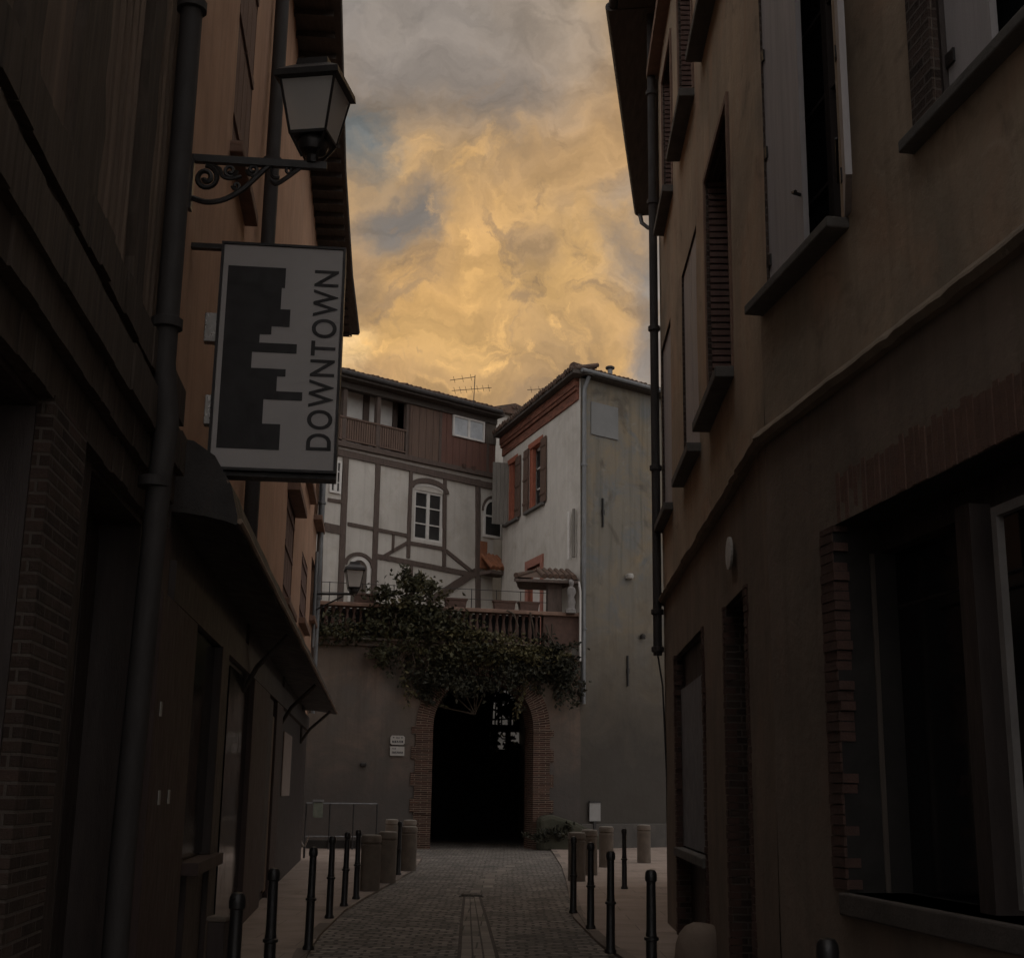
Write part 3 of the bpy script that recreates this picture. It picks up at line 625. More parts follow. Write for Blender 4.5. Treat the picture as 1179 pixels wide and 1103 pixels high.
# big shop window: frames, mullion, pane, sill
um1, um2, um3 = RA.U(1004, 850, -.3), RA.U(1135, 850, -.2), RA.U(1166, 850, -.12)
w = MB(); w.box(RA, A3[0], A3[1], z_lint - .16, z_lint, -.40, -.30); w.box(RA, um1 - .08, um1 + .05, z_sill, z_lint - .16, -.36, -.28)
w.box(RA, um1 + .12, um1 + .17, z_sill, z_lint - .16, -.36, -.30)
w.box(RA, um2 - .10, um2 + .06, z_sill, z_lint - .16, -.30, -.14); w.box(RA, A3[0], um2 - .1, z_lint - .2, z_lint - .161, -.3, -.26)
w = w.build('shop_window', m_shop, rh)
mb = MB(); mb.box(RA, A3[0], A3[1], z_sill, z_lint, -.415, -.405); mb.build('pane', m_glassd, w)
mb = MB(); mb.box(RA, um3 - .03, um3 + .02, z_sill + .05, z_lint - .25, -.14, -.10); mb.box(RA, um3 - 1.2, um3 - .03, z_lint - .3, z_lint - .25, -.14, -.10); mb.build('white_casement', mat('dirty_casement_paint', (.20, .185, .175), (.13, .12, .115), 3, .6, .2), w)
for x_ in (992, 1003, 1014):
    u_ = RA.U(x_, 850, -.25); mb = MB(); mb.box(RA, u_ - .018, u_ + .018, z_sill, z_lint - .17, -.262, -.23); mb.build('window_bar', m_shut_b, w)
mb = MB(); mb.tube([RA.p(A3[0], z_lint - .55, -.27), RA.p(ub - .3, z_lint - .55, -.27)], .012, 6); mb.build('rail', m_iron, w)
sill(rh, RA, A3[0], A3[1] + .05, z_sill, .13, -.38, .05, mat('dark_sill_stone', (.10, .085, .075), (.07, .06, .054), 3, .9, .4), w)
# eaves: deep boarded soffit over the turned-away side, and along the street sides
mb = MB()
for fr, u0, u1, o0, o1 in ((RA, 0, RA.len, .6, .6), (RB, 0, RB.len, .6, .6)):
    mb.box(fr, u0, u1, ZT, ZT + .12, -.5, .6)
def soff(fr, u0, u1, o0, o1, z0, z1):
    q = [fr.p(u0, z0, -.3), fr.p(u1, z0, -.3), fr.p(u1, z0, o1), fr.p(u0, z0, o0)]; t = [p + Vector((0, 0, z1 - z0)) for p in q]
    mb.face(q); mb.face(list(reversed(t)))
    for i in range(4): mb.face([q[i], q[(i + 1) % 4], t[(i + 1) % 4], t[i]])
gq0, gq1 = ground_at(701, 12, ZT), ground_at(733.5, 248, ZT)
gu0, gn0, gu1, gn1 = (gq0 - RF.o).dot(RF.u), (gq0 - RF.o).dot(RF.n), (gq1 - RF.o).dot(RF.u), (gq1 - RF.o).dot(RF.n)
print('RF', gu0, gn0, gu1, gn1)
soff(RF, gu0, gu1, gn0, gn1, ZT - .02, ZT + .13)
ro_ = mb.build('roof_eave', m_soffit, rh)
g = MB(); g.tube([RF.p(gu0, ZT + .06, gn0 - .02), RF.p(gu1, ZT + .06, gn1 - .02)], .075, 10); g.tube([RB.p(0, ZT + .08, .66), RB.p(RB.len + .02, ZT + .08, .66)], .075, 10)
g.build('gutter', m_pipe, ro_)
g = MB(); g.tube([RF.p(gu1 - .08, ZT, gn1 - .06), RF.p(gu1 - .05, ZT - .2, gn1 - .1), RF.p(gu1 - .02, ZT - .3, gn1 - .22), RF.p(gu1, ZT - .32, .05)], .045, 8); g.build('gutter_elbow', m_zinc, ro_)
mb = MB(); mb.face([RA.p(0, ZT + .13, .6), RA.p(RA.len, ZT + .13, .6), (6.5, 9, ZT + 1.6), (6.5, -2, ZT + 1.6)]); mb.face([RB.p(0, ZT + .13, .6), RB.p(RB.len, ZT + .13, .6), RF.p(0, ZT + .13, .6), (6.5, 17, ZT + 1.6), (6.5, 9, ZT + 1.6)])
mb.face([RF.p(0, ZT + .14, .6), RF.p(6.3, ZT + .14, .5), (9, RFp[1], ZT + .14), (6.5, 17, ZT + 1.6)]); mb.face([(6.5, -2, ZT + 1.6), (6.5, 17, ZT + 1.6), (9, RFp[1], ZT + .14), (9, -2, ZT + .14)])
mb.build('roof', m_tile, rh)
# corner downpipe, cable
pc = RE; px0 = at_dist(754.5, 500, RE[1] - .05)
zb = at_dist(757, 755, RE[1]).z
pt = [Vector((px0.x, px0.y, ZT + .05)), Vector((px0.x, px0.y, zb))]
pipe_part(rh, pt, .062, m_pipe, [Vector((px0.x, px0.y, at_dist(754, y, RE[1]).z)) for y in (110, 235, 380, 540, 705, 748)])
mb = MB(); mb.tube([Vector((px0.x, px0.y, zb)), Vector((px0.x + .06, px0.y, zb - .4)), Vector((px0.x + .1, px0.y, zb - 1.6)), Vector((px0.x + .16, px0.y, .3))], .012, 6); mb.build('cable', m_iron, rh)
o_ = thing('house_plaque', 'small pale oval enamel plaque on the brown wall right of the alley', 'plaque', RB.p(RB.U(845, 637), RB.Z(845, 637)))
mb = MB(); q = [(RB.U(845, 637) + .17 * math.cos(t) * 1, RB.Z(845, 637) + .14 * math.sin(t)) for t in [i * math.pi / 10 for i in range(20)]]; mb.prism(RB, q, .03, .05); mb.build('plate', m_plate, o_)
gp = ground_at(812, 1100)
mb = MB(); mb.lathe([(.24, 0), (.25, .12), (.24, .24), (.21, .34), (.15, .40), (.07, .43), (.0, .435)], (0, 0, 0), 14)
for i, v in enumerate(mb.v): mb.v[i] = v + v.normalized() * .03 * noise.noise(v * 4)
o = mb.build('boundary_stone', m_brown); u_ = RB.U(815, 1085); o.location = RB.p(RB.U(822, 1085), 0, .12); o.location.z = 0
tag(o, 'low rounded guard stone against the foot of the brown wall', 'guard stone')

# ------------------------------------------------------------------ left row: orange house with canopy
lh = thing('plaster_house', 'tall orange-pink plaster house on the left with a canopied shop below', 'house', (-5, 24, 0))
U0, U1 = LW.U(206, 300), LW.len; YU0 = LW.p(U0, 0).y
EZ = at_dist(405, 385, 32.2).z
def lop(x0, x1, y, zt, zb, d=.2):
    a, b = sorted((LW.U(x0, y), LW.U(x1, y))); return (a, b, zb, zt, d)
win = []
def zt(x, y): return LW.Z(x, y)
w1 = lop(268, 290, 120, min(EZ - .4, zt(279, 232) + 2.9), zt(279, 232)); w1b = (w1[0] - 3, w1[1] - 3, w1[2] + .1, w1[3], .2)
w2 = lop(327, 337, 640, zt(333, 572), zt(332, 705)); 
uu = [(w2[0], w2[1])]
w3 = lop(347, 353.5, 660, zt(350, 640), zt(350, 725)); w4 = lop(358.5, 362.5, 660, zt(360, 642), zt(360, 720))
rows2 = (zt(333, 277), zt(333, 214))
w5 = (w2[0], w2[1], rows2[0] - .1, rows2[1] + .3, .2); w6 = (w3[0], w3[1], rows2[0] - .1, rows2[1] + .3, .2)
z3 = zt(356, 565); w7 = (w3[0], w3[1], z3, z3 + 2.0, .2); w8 = (w4[0], w4[1], z3, z3 + 2.0, .2); w9 = (w2[0], w2[1], z3, z3 + 2.0, .2)
ops = [w1, w2, w3, w4, w5, w6, w7, w8, w9]
mb = MB(); wall(mb, LW, U0, U1, -.1, EZ, ops, .8); mb.build('wall', [m_pink, m_sillbrick], lh)
shell('rear_wall', [(Lx(YU0), YU0), (Lx(32.4), 32.4), (Lx(32.4) - 8, 32.4), (Lx(YU0) - 8, YU0)], -.1, EZ, m_pink, lh, skip=(0,))
for i, o in enumerate(ops):
    h_ = (o[1] - o[0]) / 2
    w = window(lh, LW, o[0], o[1], o[2], o[3], -.18, m_shut_r, m_glassd, 2, 3)
    sill(lh, LW, o[0] - .1, o[1] + .1, o[2], .12, -.15, .14 if i not in (7, 8) else .2, m_sillbrick, w)
    if i in (0, 1, 2, 4, 5):
        for k in (0, 1): shutter(lh, LW, o[0] + k * h_ + .004, o[0] + (k + 1) * h_ - .004, o[2] + .02, o[3] - .02, -.06, -.01, m_shut_r, 4, i < 3)
    if i == 1:
        hd = MB(); hd.box(LW, o[0] - .12, o[1] + .12, o[3], o[3] + .12, -.1, .22); hd.build('hood', m_sillbrick, lh)
# eave and gutter
OV = .72
ev = sorted([((p_ - LW.o).dot(LW.u), (p_ - LW.o).dot(LW.n)) for p_ in [ground_at(x_, y_, EZ) for x_, y_ in ((391.5, 0), (397, 200), (405, 320), (413, 386))]])
ev = [(U0 - .3, ev[0][1])] + ev
mb = MB()
for (ua_, na_), (ub_, nb_) in zip(ev, ev[1:]):
    q = [LW.p(ua_, EZ, -.4), LW.p(ub_, EZ, -.4), LW.p(ub_, EZ, nb_), LW.p(ua_, EZ, na_)]; t = [p + Vector((0, 0, .1)) for p in q]
    mb.face(q); mb.face(t[::-1])
    for i in range(4): mb.face([q[i], q[(i + 1) % 4], t[(i + 1) % 4], t[i]])
OV = min(n_ for u_, n_ in ev)
for i in range(46):
    u = U0 + i * .6
    if u < LW.len: mb.box(LW, u, u + .09, EZ - .1, EZ - .001, -.1, OV - .06)
re_ = mb.build('roof_eave', m_soffit, lh)
g = MB(); g.tube([LW.p(u_, EZ + .07, n_ - .03) for u_, n_ in ev], .06, 8); g.build('gutter', m_pipe, re_)
mb = MB(); mb.face([LW.p(U0 - .3, EZ + .11, OV), LW.p(LW.len + .25, EZ + .11, OV), LW.p(LW.len + .25, EZ + 2, -4), LW.p(U0 - .3, EZ + 2, -4)])
mb.face([LW.p(U0 - .3, EZ + 2, -4), LW.p(LW.len + .25, EZ + 2, -4), LW.p(LW.len + .25, EZ + .1, -8.2), LW.p(U0 - .3, EZ + .1, -8.2)])
mb.face([LW.p(LW.len + .25, EZ + .1, OV), LW.p(LW.len + .25, EZ + 2, -4), LW.p(LW.len + .25, EZ + .1, -8.2)]); mb.face([LW.p(U0 - .3, EZ + .1, OV), LW.p(U0 - .3, EZ + 2, -4), LW.p(U0 - .3, EZ + .1, -8.2)])
mb.build('roof', m_tile, lh)
# downpipes
u = LW.U(307, 300, .12); pipe_part(lh, [LW.p(u, EZ, .12), LW.p(u, 4.3, .12)], .085, m_pipe, [LW.p(u, z, .12) for z in (6.5, 9, 11.5)])
u = LW.len - .12; pipe_part(lh, [LW.p(u, EZ, .1), LW.p(u, 3.4, .1)], .075, m_zinc, [LW.p(u, z, .1) for z in (6.2, 8.6, 11)])
pipe_part(lh, [LW.p(u - .9, 7.2, .08), LW.p(u - .9, 4.9, .08)], .04, m_zinc)
# curved canopy over the shop
cu0, cu1 = LU(YU0 + .35), LU(30.6)
pn, pf = at_dist(276, 606, YU0 + .6), at_dist(387, 821, 30.6)
o0, z0 = (pn - LW.o).dot(LW.n), pn.z; o1, z1 = (pf - LW.o).dot(LW.n), pf.z
def csec(t):
    o = o0 + (o1 - o0) * t; z = z0 + (z1 - z0) * t
    return [(-.05, z + .64), (o * .3, z + .61), (o * .62, z + .50), (o * .88, z + .28), (o, z + .04), (o, z - .03), (o * .82, z + .0), (o * .55, z + .03), (o * .28, z + .05), (-.05, z + .06)]
K = 40; mb = MB()
wob = [(.012 * noise.noise((i * .6, 0, 3)), .02 * noise.noise((i * .5, 7, 3))) for i in range(K + 1)]
for i in range(K):
    a = [(n + wob[i][0], z + wob[i][1]) for n, z in csec(i / K)]; b = [(n + wob[i + 1][0], z + wob[i + 1][1]) for n, z in csec((i + 1) / K)]
    ua, ub_ = cu0 + (cu1 - cu0) * i / K, cu0 + (cu1 - cu0) * (i + 1) / K
    for s in range(10):
        mb.face([LW.p(ua, a[s][1], a[s][0]), LW.p(ub_, b[s][1], b[s][0]), LW.p(ub_, b[(s + 1) % 10][1], b[(s + 1) % 10][0]), LW.p(ua, a[(s + 1) % 10][1], a[(s + 1) % 10][0])])
mb.face([LW.p(cu0, z, n) for n, z in csec(0)]); mb.face([LW.p(cu1, z, n) for n, z in reversed(csec(1))])
cn = mb.build('canopy', m_canopy, lh)
mb = MB(); mb.tube([LW.p(cu0 + (cu1 - cu0) * i / K, z0 + (z1 - z0) * i / K + .0 + wob[i][1], o0 + (o1 - o0) * i / K + .02) for i in range(K + 1)], .022, 6)
mb.build('edge_trim', m_edge, cn)
mb = MB(); mb.tube([LW.p(cu0 + (cu1 - cu0) * i / K, z0 + (z1 - z0) * i / K + .30 + wob[i][1], (o0 + (o1 - o0) * i / K) * .82) for i in range(K + 1)], .014, 6)
mb.build('edge_trim', m_edge, cn)
q = MB(); q.prism(LW, [(cu0, 3.2), (cu1, 3.2), (cu1, z1 + .5), (cu0, z0 + .5)], -.02, .03); q.build('under_canopy_sheet', m_shop, cn)  # dark sheet over the plaster beneath the canopy
for t in (.3, .62, .93):
    o = o0 + (o1 - o0) * t; z = z0 + (z1 - z0) * t; u = cu0 + (cu1 - cu0) * t
    b = MB(); b.tube([LW.p(u, z - .75, .02), LW.p(u, z - .45, o * .3), LW.p(u, z - .06, o * .9)], .035, 6); b.tube([LW.p(u, z - .75, .03), LW.p(u, z + .3, .03)], .035, 6); b.build('canopy_bracket', m_soffit, cn)
# shopfront under the canopy
sf = MB(); uS0, uS1 = LU(YU0 + .4), LU(31.5)
sf.box(LW, uS0, uS1, 2.95, 3.25, .0, .09); sf.box(LW, U0 + .02, LW.len - .3, -.05, 2.949, -.02, .018)
shop = sf.build('shop_fascia', m_shop, lh)
def lpan(x0, x1, yy, z0, z1, n0, n1, m, nm):
    a, b = sorted((LW.U(x0, yy, n1), LW.U(x1, yy, n1))); q = MB(); q.box(LW, a, b, z0, z1, n0, n1); return q.build(nm, m, lh, bevel=.01), a, b
_, a, b = lpan(168, 212, 950, 0, 2.94, .0, .1, m_shoppan, 'shop_pilaster')
pl = [(184, 918), (195, 917), (186, 816)]
for x, y in pl:
    u, z = LW.uv(x, y, .11); q = MB(); q.box(LW, u - .025, u + .05, z - .05, z + .05, .1, .108); q.build('notice', m_plate, _)
wn, a, b = lpan(213, 243, 900, 1.02, 2.94, .019, .04, m_glassd, 'shop_window')
q = MB(); q.box(LW, a - .05, b + .02, .9, 1.0, 0, .2); q.build('sill', m_shoppan, wn)
lpan(213, 243, 1040, 0, .89, 0, .07, m_shop, 'stall_riser'); lpan(244, 252, 950, 0, 2.94, 0, .12, m_shop, 'shop_pilaster')
lpan(254, 283, 950, .1, 2.9, .019, .035, m_glassd, 'shop_window'); lpan(284, 303, 950, 0, 2.94, 0, .1, m_shoppan, 'shop_pilaster')
lpan(304.5, 309, 920, .15, 2.9, 0, .06, m_shop, 'door_jamb'); dr, a, b = lpan(309.5, 314, 900, .1, 2.7, 0, .05, mat('brown_door_paint', (.20, .13, .085), (.15, .1, .07), 3, .6, .2), 'door'); 
lpan(315, 322, 900, 0, 2.94, 0, .09, m_shoppan, 'shop_pilaster')
pq, a, b = lpan(326, 335, 880, LW.Z(330, 916), LW.Z(330, 845), .019, .045, mat('poster_paper', (.40, .33, .29), (.34, .28, .25), 5, .7, .05), 'wall_panel')
# small wall brackets of the sign
# ------------------------------------------------------------------ near-left timber house
th = thing('timber_house', 'dark old timber house nearest on the left with a heavy jetty beam', 'house', (-4, 3, 0))
JZ = LW.Z(100, 430); NO = .0
mb = MB(); wall(mb, LW, 0, U0 - .02, JZ, 12.6, (), .6, .03, .02); mb.build('upper_wall', [m_plank, m_plank], th)
mb = MB()
ubr0, ubr1 = sorted((LW.U(66, 750), LW.U(22, 750))); ud0, ud1 = sorted((LW.U(88, 800), LW.U(150, 800)))
o1_ = (ud0, ud1, -.02, JZ - .42, .35); o2_ = (max(.1, ubr0 - 2.6), ubr0 - .02, -.02, JZ - .42, .35)
wall(mb, LW, 0, U0 - .02, -.1, JZ, [o1_, o2_], .6, .02, -.02); mb.build('lower_wall', [m_shop, m_shop], th)
shell('rear_wall', [(Lx(-1), -1), (Lx(YU0 - .02), YU0 - .02), (Lx(YU0 - .02) - 6, YU0 - .02), (Lx(-1) - 6, -1)], -.1, 12.6, m_plank, th, skip=(0,))
for o in (o1_, o2_):
    q = MB(); q.box(LW, o[0], o[1], 0, o[3], -.36, -.30)
    for k in range(4): q.box(LW, o[0] + k * (o[1] - o[0]) / 4 + .02, o[0] + (k + 1) * (o[1] - o[0]) / 4 - .02, .1, o[3] - .1, -.299, -.28)
    q.build('door', m_shop, th)
q = MB(); q.box(LW, ubr0, ubr1, 0, JZ - .36, -.04, .05); q.build('brick_pier', m_brick, th)
q = MB(); a, b = sorted((LW.U(152, 850), LW.U(172, 850))); q.box(LW, a, b, 0, JZ - .3, -.04, .05); q.build('door_post', m_shoppan, th)
# jetty: stacked moulded beams, uneven with age
q = MB()
for (z0_, z1_, n_) in ((JZ - .38, JZ - .16, .04), (JZ - .16, JZ + .05, .10), (JZ + .05, JZ + .32, .15), (JZ + .32, JZ + .42, .09), (JZ + .42, JZ + .68, .13)):
    k = 44
    for i in range(k):
        ua, ub2 = (U0 - .05) * i / k, (U0 - .05) * (i + 1) / k
        q.box(LW, ua, ub2, z0_ + .02 * noise.noise((i * .5, z0_, 1)), z1_ + .02 * noise.noise((i * .5, z1_, 5)), -.05, n_ + .03 * noise.noise((i * .45, z0_ * 3, 2)))
q.build('jetty_beam', m_timber, th)
for x0_, x1_ in ((22, 44), (92, 122), (170, 183)):
    a, b = sorted((LW.U(x0_, 120, .09), LW.U(x1_, 120, .09))); q = MB()
    q.beam(LW, ((a + b) / 2, JZ + .66), ((a + b) / 2, 12.5), b - a, .0, .085, .5); q.build('post', m_timber, th)
for x in (-60, -160, -300):
    u = LW.U(x, 120); 
    if u > .3: q = MB(); q.beam(LW, (u, JZ + .66), (u, 12.5), .22, .0, .085, .4); q.build('post', m_timber, th)
q = MB(); q.pbeam(LW, (0, 170), (62, 262), 26, 0, .07, .4); q.build('brace', m_timber, th)
for i in range(16):
    u = U0 - .12 - i * .17
    q = MB(); q.beam(LW, (u, JZ + .66), (u + random.uniform(-.02, .02), 12.5), random.uniform(.02, .035), .02, .045, .6)
    q.build('cover_strip', m_plank, th)
# corner downpipe of the timber house
pu = LW.U(203.5, 300, .2)
pj = LW.Z(176, 545, .2)
pipe_part(th, [LW.p(pu, 12.5, .17), LW.p(pu, JZ + .5, .17), LW.p(pu, JZ + .1, .22), LW.p(pu, pj, .2), LW.p(pu - .02, 1.2, .16), LW.p(pu - .02, .02, .16)], .075, m_pipe, [LW.p(pu, z, .17) for z in (LW.Z(222, 12, .17), LW.Z(190, 368, .17), pj)])
mb = MB(); mb.box(LW, 0, U0, 12.6, 12.75, -6, .75); mb.build('roof_eave', m_soffit, th)
mb = MB(); mb.face([LW.p(0, 12.76, .75), LW.p(U0, 12.76, .75), LW.p(U0, 14.4, -3), LW.p(0, 14.4, -3)]); mb.face([LW.p(0, 14.4, -3), LW.p(U0, 14.4, -3), LW.p(U0, 12.76, -6), LW.p(0, 12.76, -6)]); mb.build('roof', m_tile, th)

# ------------------------------------------------------------------ hanging sign
SY = YU0 + .45
SP = Frame((Lx(SY), SY), (Lx(SY) + LW.n.x, SY + LW.n.y), 'R')
q = [SP.uv(*p) for p in [(252.5, 276.5), (394, 287), (391.5, 544), (241, 542)]]
su0, su1 = (q[0][0] + q[3][0]) / 2, (q[1][0] + q[2][0]) / 2; sz0, sz1 = (q[2][1] + q[3][1]) / 2, (q[0][1] + q[1][1]) / 2
sg = thing('hanging_sign', 'large grey projecting sign with a black skyline mark and the word DOWNTOWN', 'sign', SP.p((su0 + su1) / 2, sz0))
mb = MB(); mb.box(SP, su0 + .02, su1 - .02, sz0 + .02, sz1 - .02, -.22, 0.); mb.build('panel', m_signw, sg, bevel=.006)
mb = MB()
for a in ((su0, su0 + .02, sz0, sz1), (su1 - .02, su1, sz0, sz1), (su0 + .02, su1 - .02, sz0, sz0 + .02), (su0 + .02, su1 - .02, sz1 - .02, sz1)): mb.box(SP, *a, -.24, .012)
mb.build('frame', m_frame, sg)
sk = [(117, 133), (378, 150), (374, 235), (358, 235), (356, 328), (397, 330), (394, 404), (315, 404), (313, 437), (262, 437), (262, 473), (426, 482), (424, 520), (228, 516), (226, 585), (377, 590), (375, 622), (338, 622), (336, 688), (450, 690), (448, 726), (278, 724), (274, 828), (352, 832), (348, 940), (80, 938)]
pts = [SP.uv(230 + x * .2628, 270 + y * .2628, .004) for x, y in sk]
# square the mark up on the panel: verticals keep their own u, horizontals their own z
lft = (pts[0][0] + pts[-1][0]) / 2; pts[0] = (lft, pts[0][1]); pts[-1] = (lft, pts[-1][1])
for i in range(0, 26, 2):
    zz = (pts[i][1] + pts[i + 1][1]) / 2; pts[i] = (pts[i][0], zz); pts[i + 1] = (pts[i + 1][0], zz)
for i in range(1, 25, 2):
    u_ = (pts[i][0] + pts[i + 1][0]) / 2; pts[i] = (u_, pts[i][1]); pts[i + 1] = (u_, pts[i + 1][1])
mb = MB(); mb.prism(SP, pts, .0005, .004); mb.build('skyline_mark', m_signb, sg)
tcu = bpy.data.curves.new('lettering', 'FONT'); tcu.body = 'DOWNTOWN'; tcu.extrude = 0; tcu.space_character = 1.16; tcu.offset = .014
to = bpy.data.objects.new('tmp', tcu); C.objects.link(to); bpy.context.view_layer.update()
me = bpy.data.meshes.new_from_object(to.evaluated_get(bpy.context.evaluated_depsgraph_get())); bpy.data.objects.remove(to)
xs = [v.co.x for v in me.vertices]; yz = [v.co.y for v in me.vertices]; x0, x1, y0, y1 = min(xs), max(xs), min(yz), max(yz)
tb = SP.uv(370, 519, .004)[1]; tt = SP.uv(370, 311.5, .004)[1]; tl = SP.uv(357, 415, .004)[0]; tr = SP.uv(386, 415, .004)[0]
off = wloc(sg)
for v in me.vertices:
    z = tb + (tt - tb) * (v.co.x - x0) / (x1 - x0); u = tr + (tl - tr) * (v.co.y - y0) / (y1 - y0); v.co = SP.p(u, z, .0035) - off
me.materials.append(m_signb); o = bpy.data.objects.new('lettering', me); C.objects.link(o); o.parent = sg
ex = SP.U(217, 275)
mb = MB(); mb.box(SP, -.1, su0 + .1, sz1 - .03, sz1 + .012, -.14, -.08); mb.build('support_bar', m_iron, sg); mb = MB(); mb.box(SP, -.3, su1, sz0 - .035, sz0 - .002, -.2, -.04); mb.build('support_bar', m_iron, sg)
for y in (375, 470):
    u, z = SP.uv(242, y); mb = MB(); mb.box(SP, u - .05, su0, z - .12, z + .12, -.12, -.03); mb.build('mount', m_steel, sg, bevel=.006)

# ------------------------------------------------------------------ street lanterns
def lantern(root, c, s, rz):
    """hung lantern: c = centre of its bottom ring"""
    c = Vector(c)
    def fr4(mb, w0, z0, w1, z1, cap=True):
        mb.tubez([(w0 * .7071 * s, z0 * s), (w1 * .7071 * s, z1 * s)], c, 4, rz + math.pi / 4)
    g = MB(); fr4(g, .40, .22, .60, .80); gl_ = g.build('glass', m_lamp, root)
    g = MB(); fr4(g, .60, .80, .72, .82); fr4(g, .72, .82, .70, .90); fr4(g, .70, .90, .36, 1.04); fr4(g, .36, 1.04, .34, 1.12); g.build('cap', m_iron, root)
    g = MB()
    for k in range(4):
        a = rz + math.pi / 4 + k * math.pi / 2; d = Vector((math.cos(a), math.sin(a), 0)) * .7071 * s
        g.tube([c + d * .17 + Vector((0, 0, -.02 * s)), c + d * .40 + Vector((0, 0, .22 * s)), c + d * .605 + Vector((0, 0, .81 * s))], .016 * s, 6)
    fr4(g, .42, .20, .42, .235); g.build('frame', m_iron, root)
    g = MB(); g.lathe([(.03 * s, 0), (.15 * s, .06 * s), (.18 * s, .14 * s), (.16 * s, .20 * s)], c, 14); g.build('bowl', m_iron, root)
    g = MB(); g.lathe([(.05 * s, .22 * s), (.06 * s, .50 * s), (.20 * s, .60 * s), (.25 * s, .79 * s)], c, 14); g.build('reflector', m_soffit, root)
KY = YU0 + .12
KP = Frame((Lx(KY), KY), (Lx(KY) + LW.n.x, KY + LW.n.y), 'R')
ku, kz = KP.uv(359, 186)
ln = thing('street_lamp', 'black iron wall lantern on a scrolled bracket above the grey sign', 'street lamp', KP.p(ku, kz), 'wall lanterns')
lantern(ln, KP.p(ku, kz + .03), (KP.uv(359, 95)[1] - kz) / .95, -.16)
mb = MB(); kp = lambda x, y: KP.p(*KP.uv(x, y))
mb.box(KP, -.05, ku + .12, KP.Z(290, 187) - .03, KP.Z(290, 187) + .03, -.025, .025)
k0 = KP.uv(240, 187)[1]
def spiral(cx, cy, r, turns, a0, sg_=1):
    return [kp(cx + r * (1 - .8 * t) * math.cos(a0 + sg_ * t * turns * 6.283), cy + r * (1 - .8 * t) * math.sin(a0 + sg_ * t * turns * 6.283)) for t in [i / 26 for i in range(27)]]
mb.tube(spiral(237, 205, 14.5, 1.7, -1.57, 1), .022, 6); mb.tube(spiral(265, 197, 8, 1.4, 0, 1), .016, 6); mb.tube(spiral(291, 196, 7, 1.4, 3.1, -1), .016, 6); mb.tube(spiral(333, 196, 5, 1.2, 0, 1), .013, 6); mb.tube(spiral(272, 214, 5, 1.2, 3, -1), .013, 6)
def curve(pts, r, k=20):
    P = [kp(*p) for p in pts]; out = []
    for i in range(k + 1):
        t = i / k * (len(P) - 1); j = min(int(t), len(P) - 2); f = t - j
        p0, p1, p2, p3 = P[max(j - 1, 0)], P[j], P[j + 1], P[min(j + 2, len(P) - 1)]
        out.append(.5 * ((2 * p1) + (p2 - p0) * f + (2 * p0 - 5 * p1 + 4 * p2 - p3) * f * f + (3 * p1 - p0 - 3 * p2 + p3) * f ** 3))
    mb.tube(out, r, 6)
curve([(221, 228), (238, 233), (258, 230), (278, 219), (292, 207), (306, 194), (312, 189)], .022); curve([(312, 208), (318, 212), (330, 205), (345, 194), (352, 189)], .018); curve([(312, 190), (314, 203), (322, 205)], .016)
curve([(237, 190), (252, 194), (256, 203), (266, 206), (278, 203)], .016)
mb.box(KP, KP.U(219, 205), KP.U(223, 205), KP.Z(221, 242), KP.Z(221, 180), -.04, .04)
mb.tube([KP.p(ku, kz - .02), KP.p(ku, kz + .1)], .05, 8)
mb.build('bracket', m_iron, ln)
LU2 = LW.len - .35; fp = at_dist(407, 684, LW.p(LU2, 0).y + .1)
l2 = thing('street_lamp', 'small black wall lantern in front of the half-timbered house beside the terrace', 'street lamp', fp, 'wall lanterns')
lantern(l2, fp, (at_dist(407, 652, fp.y).z - fp.z) / .98, .2)
mb = MB(); mb.tube([fp, LW.p(LU2, fp.z - .02, .0)], .03, 6); mb.tube([fp + Vector((-.25, 0, -.05)), LW.p(LU2, fp.z - .45, .02)], .02, 6); mb.build('bracket', m_iron, l2)

# ------------------------------------------------------------------ gateway wall with arch and terrace
TZ = AW.Z(500, 698)          # parapet coping level
gw = thing('gateway_wall', 'old rendered terrace wall with a brick carriage arch closing the street', 'wall', (-2, 39.5, 0))
au0, au1 = AW.U(496, 930), AW.U(613, 930); ac = (au0 + au1) / 2; ar = (au1 - au0) / 2; sz = AW.Z(555, 838)
CZ = AW.Z(420, 744)          # cornice level
mb = MB()
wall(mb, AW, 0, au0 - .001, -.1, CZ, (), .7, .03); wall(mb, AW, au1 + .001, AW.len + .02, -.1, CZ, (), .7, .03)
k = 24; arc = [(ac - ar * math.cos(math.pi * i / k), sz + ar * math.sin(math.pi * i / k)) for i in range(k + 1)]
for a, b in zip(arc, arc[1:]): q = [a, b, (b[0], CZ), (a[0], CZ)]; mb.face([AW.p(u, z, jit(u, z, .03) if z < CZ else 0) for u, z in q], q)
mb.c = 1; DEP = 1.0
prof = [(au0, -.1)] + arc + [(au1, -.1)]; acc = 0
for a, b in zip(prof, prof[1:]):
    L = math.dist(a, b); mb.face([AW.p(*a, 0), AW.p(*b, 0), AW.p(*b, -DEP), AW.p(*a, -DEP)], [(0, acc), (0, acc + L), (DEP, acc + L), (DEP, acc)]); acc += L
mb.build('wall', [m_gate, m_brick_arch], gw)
mb = MB(); rw = .52
ring = [(ac - (ar + rw) * math.cos(math.pi * i / k), sz + (ar + rw) * math.sin(math.pi * i / k)) for i in range(k + 1)]
acc = 0
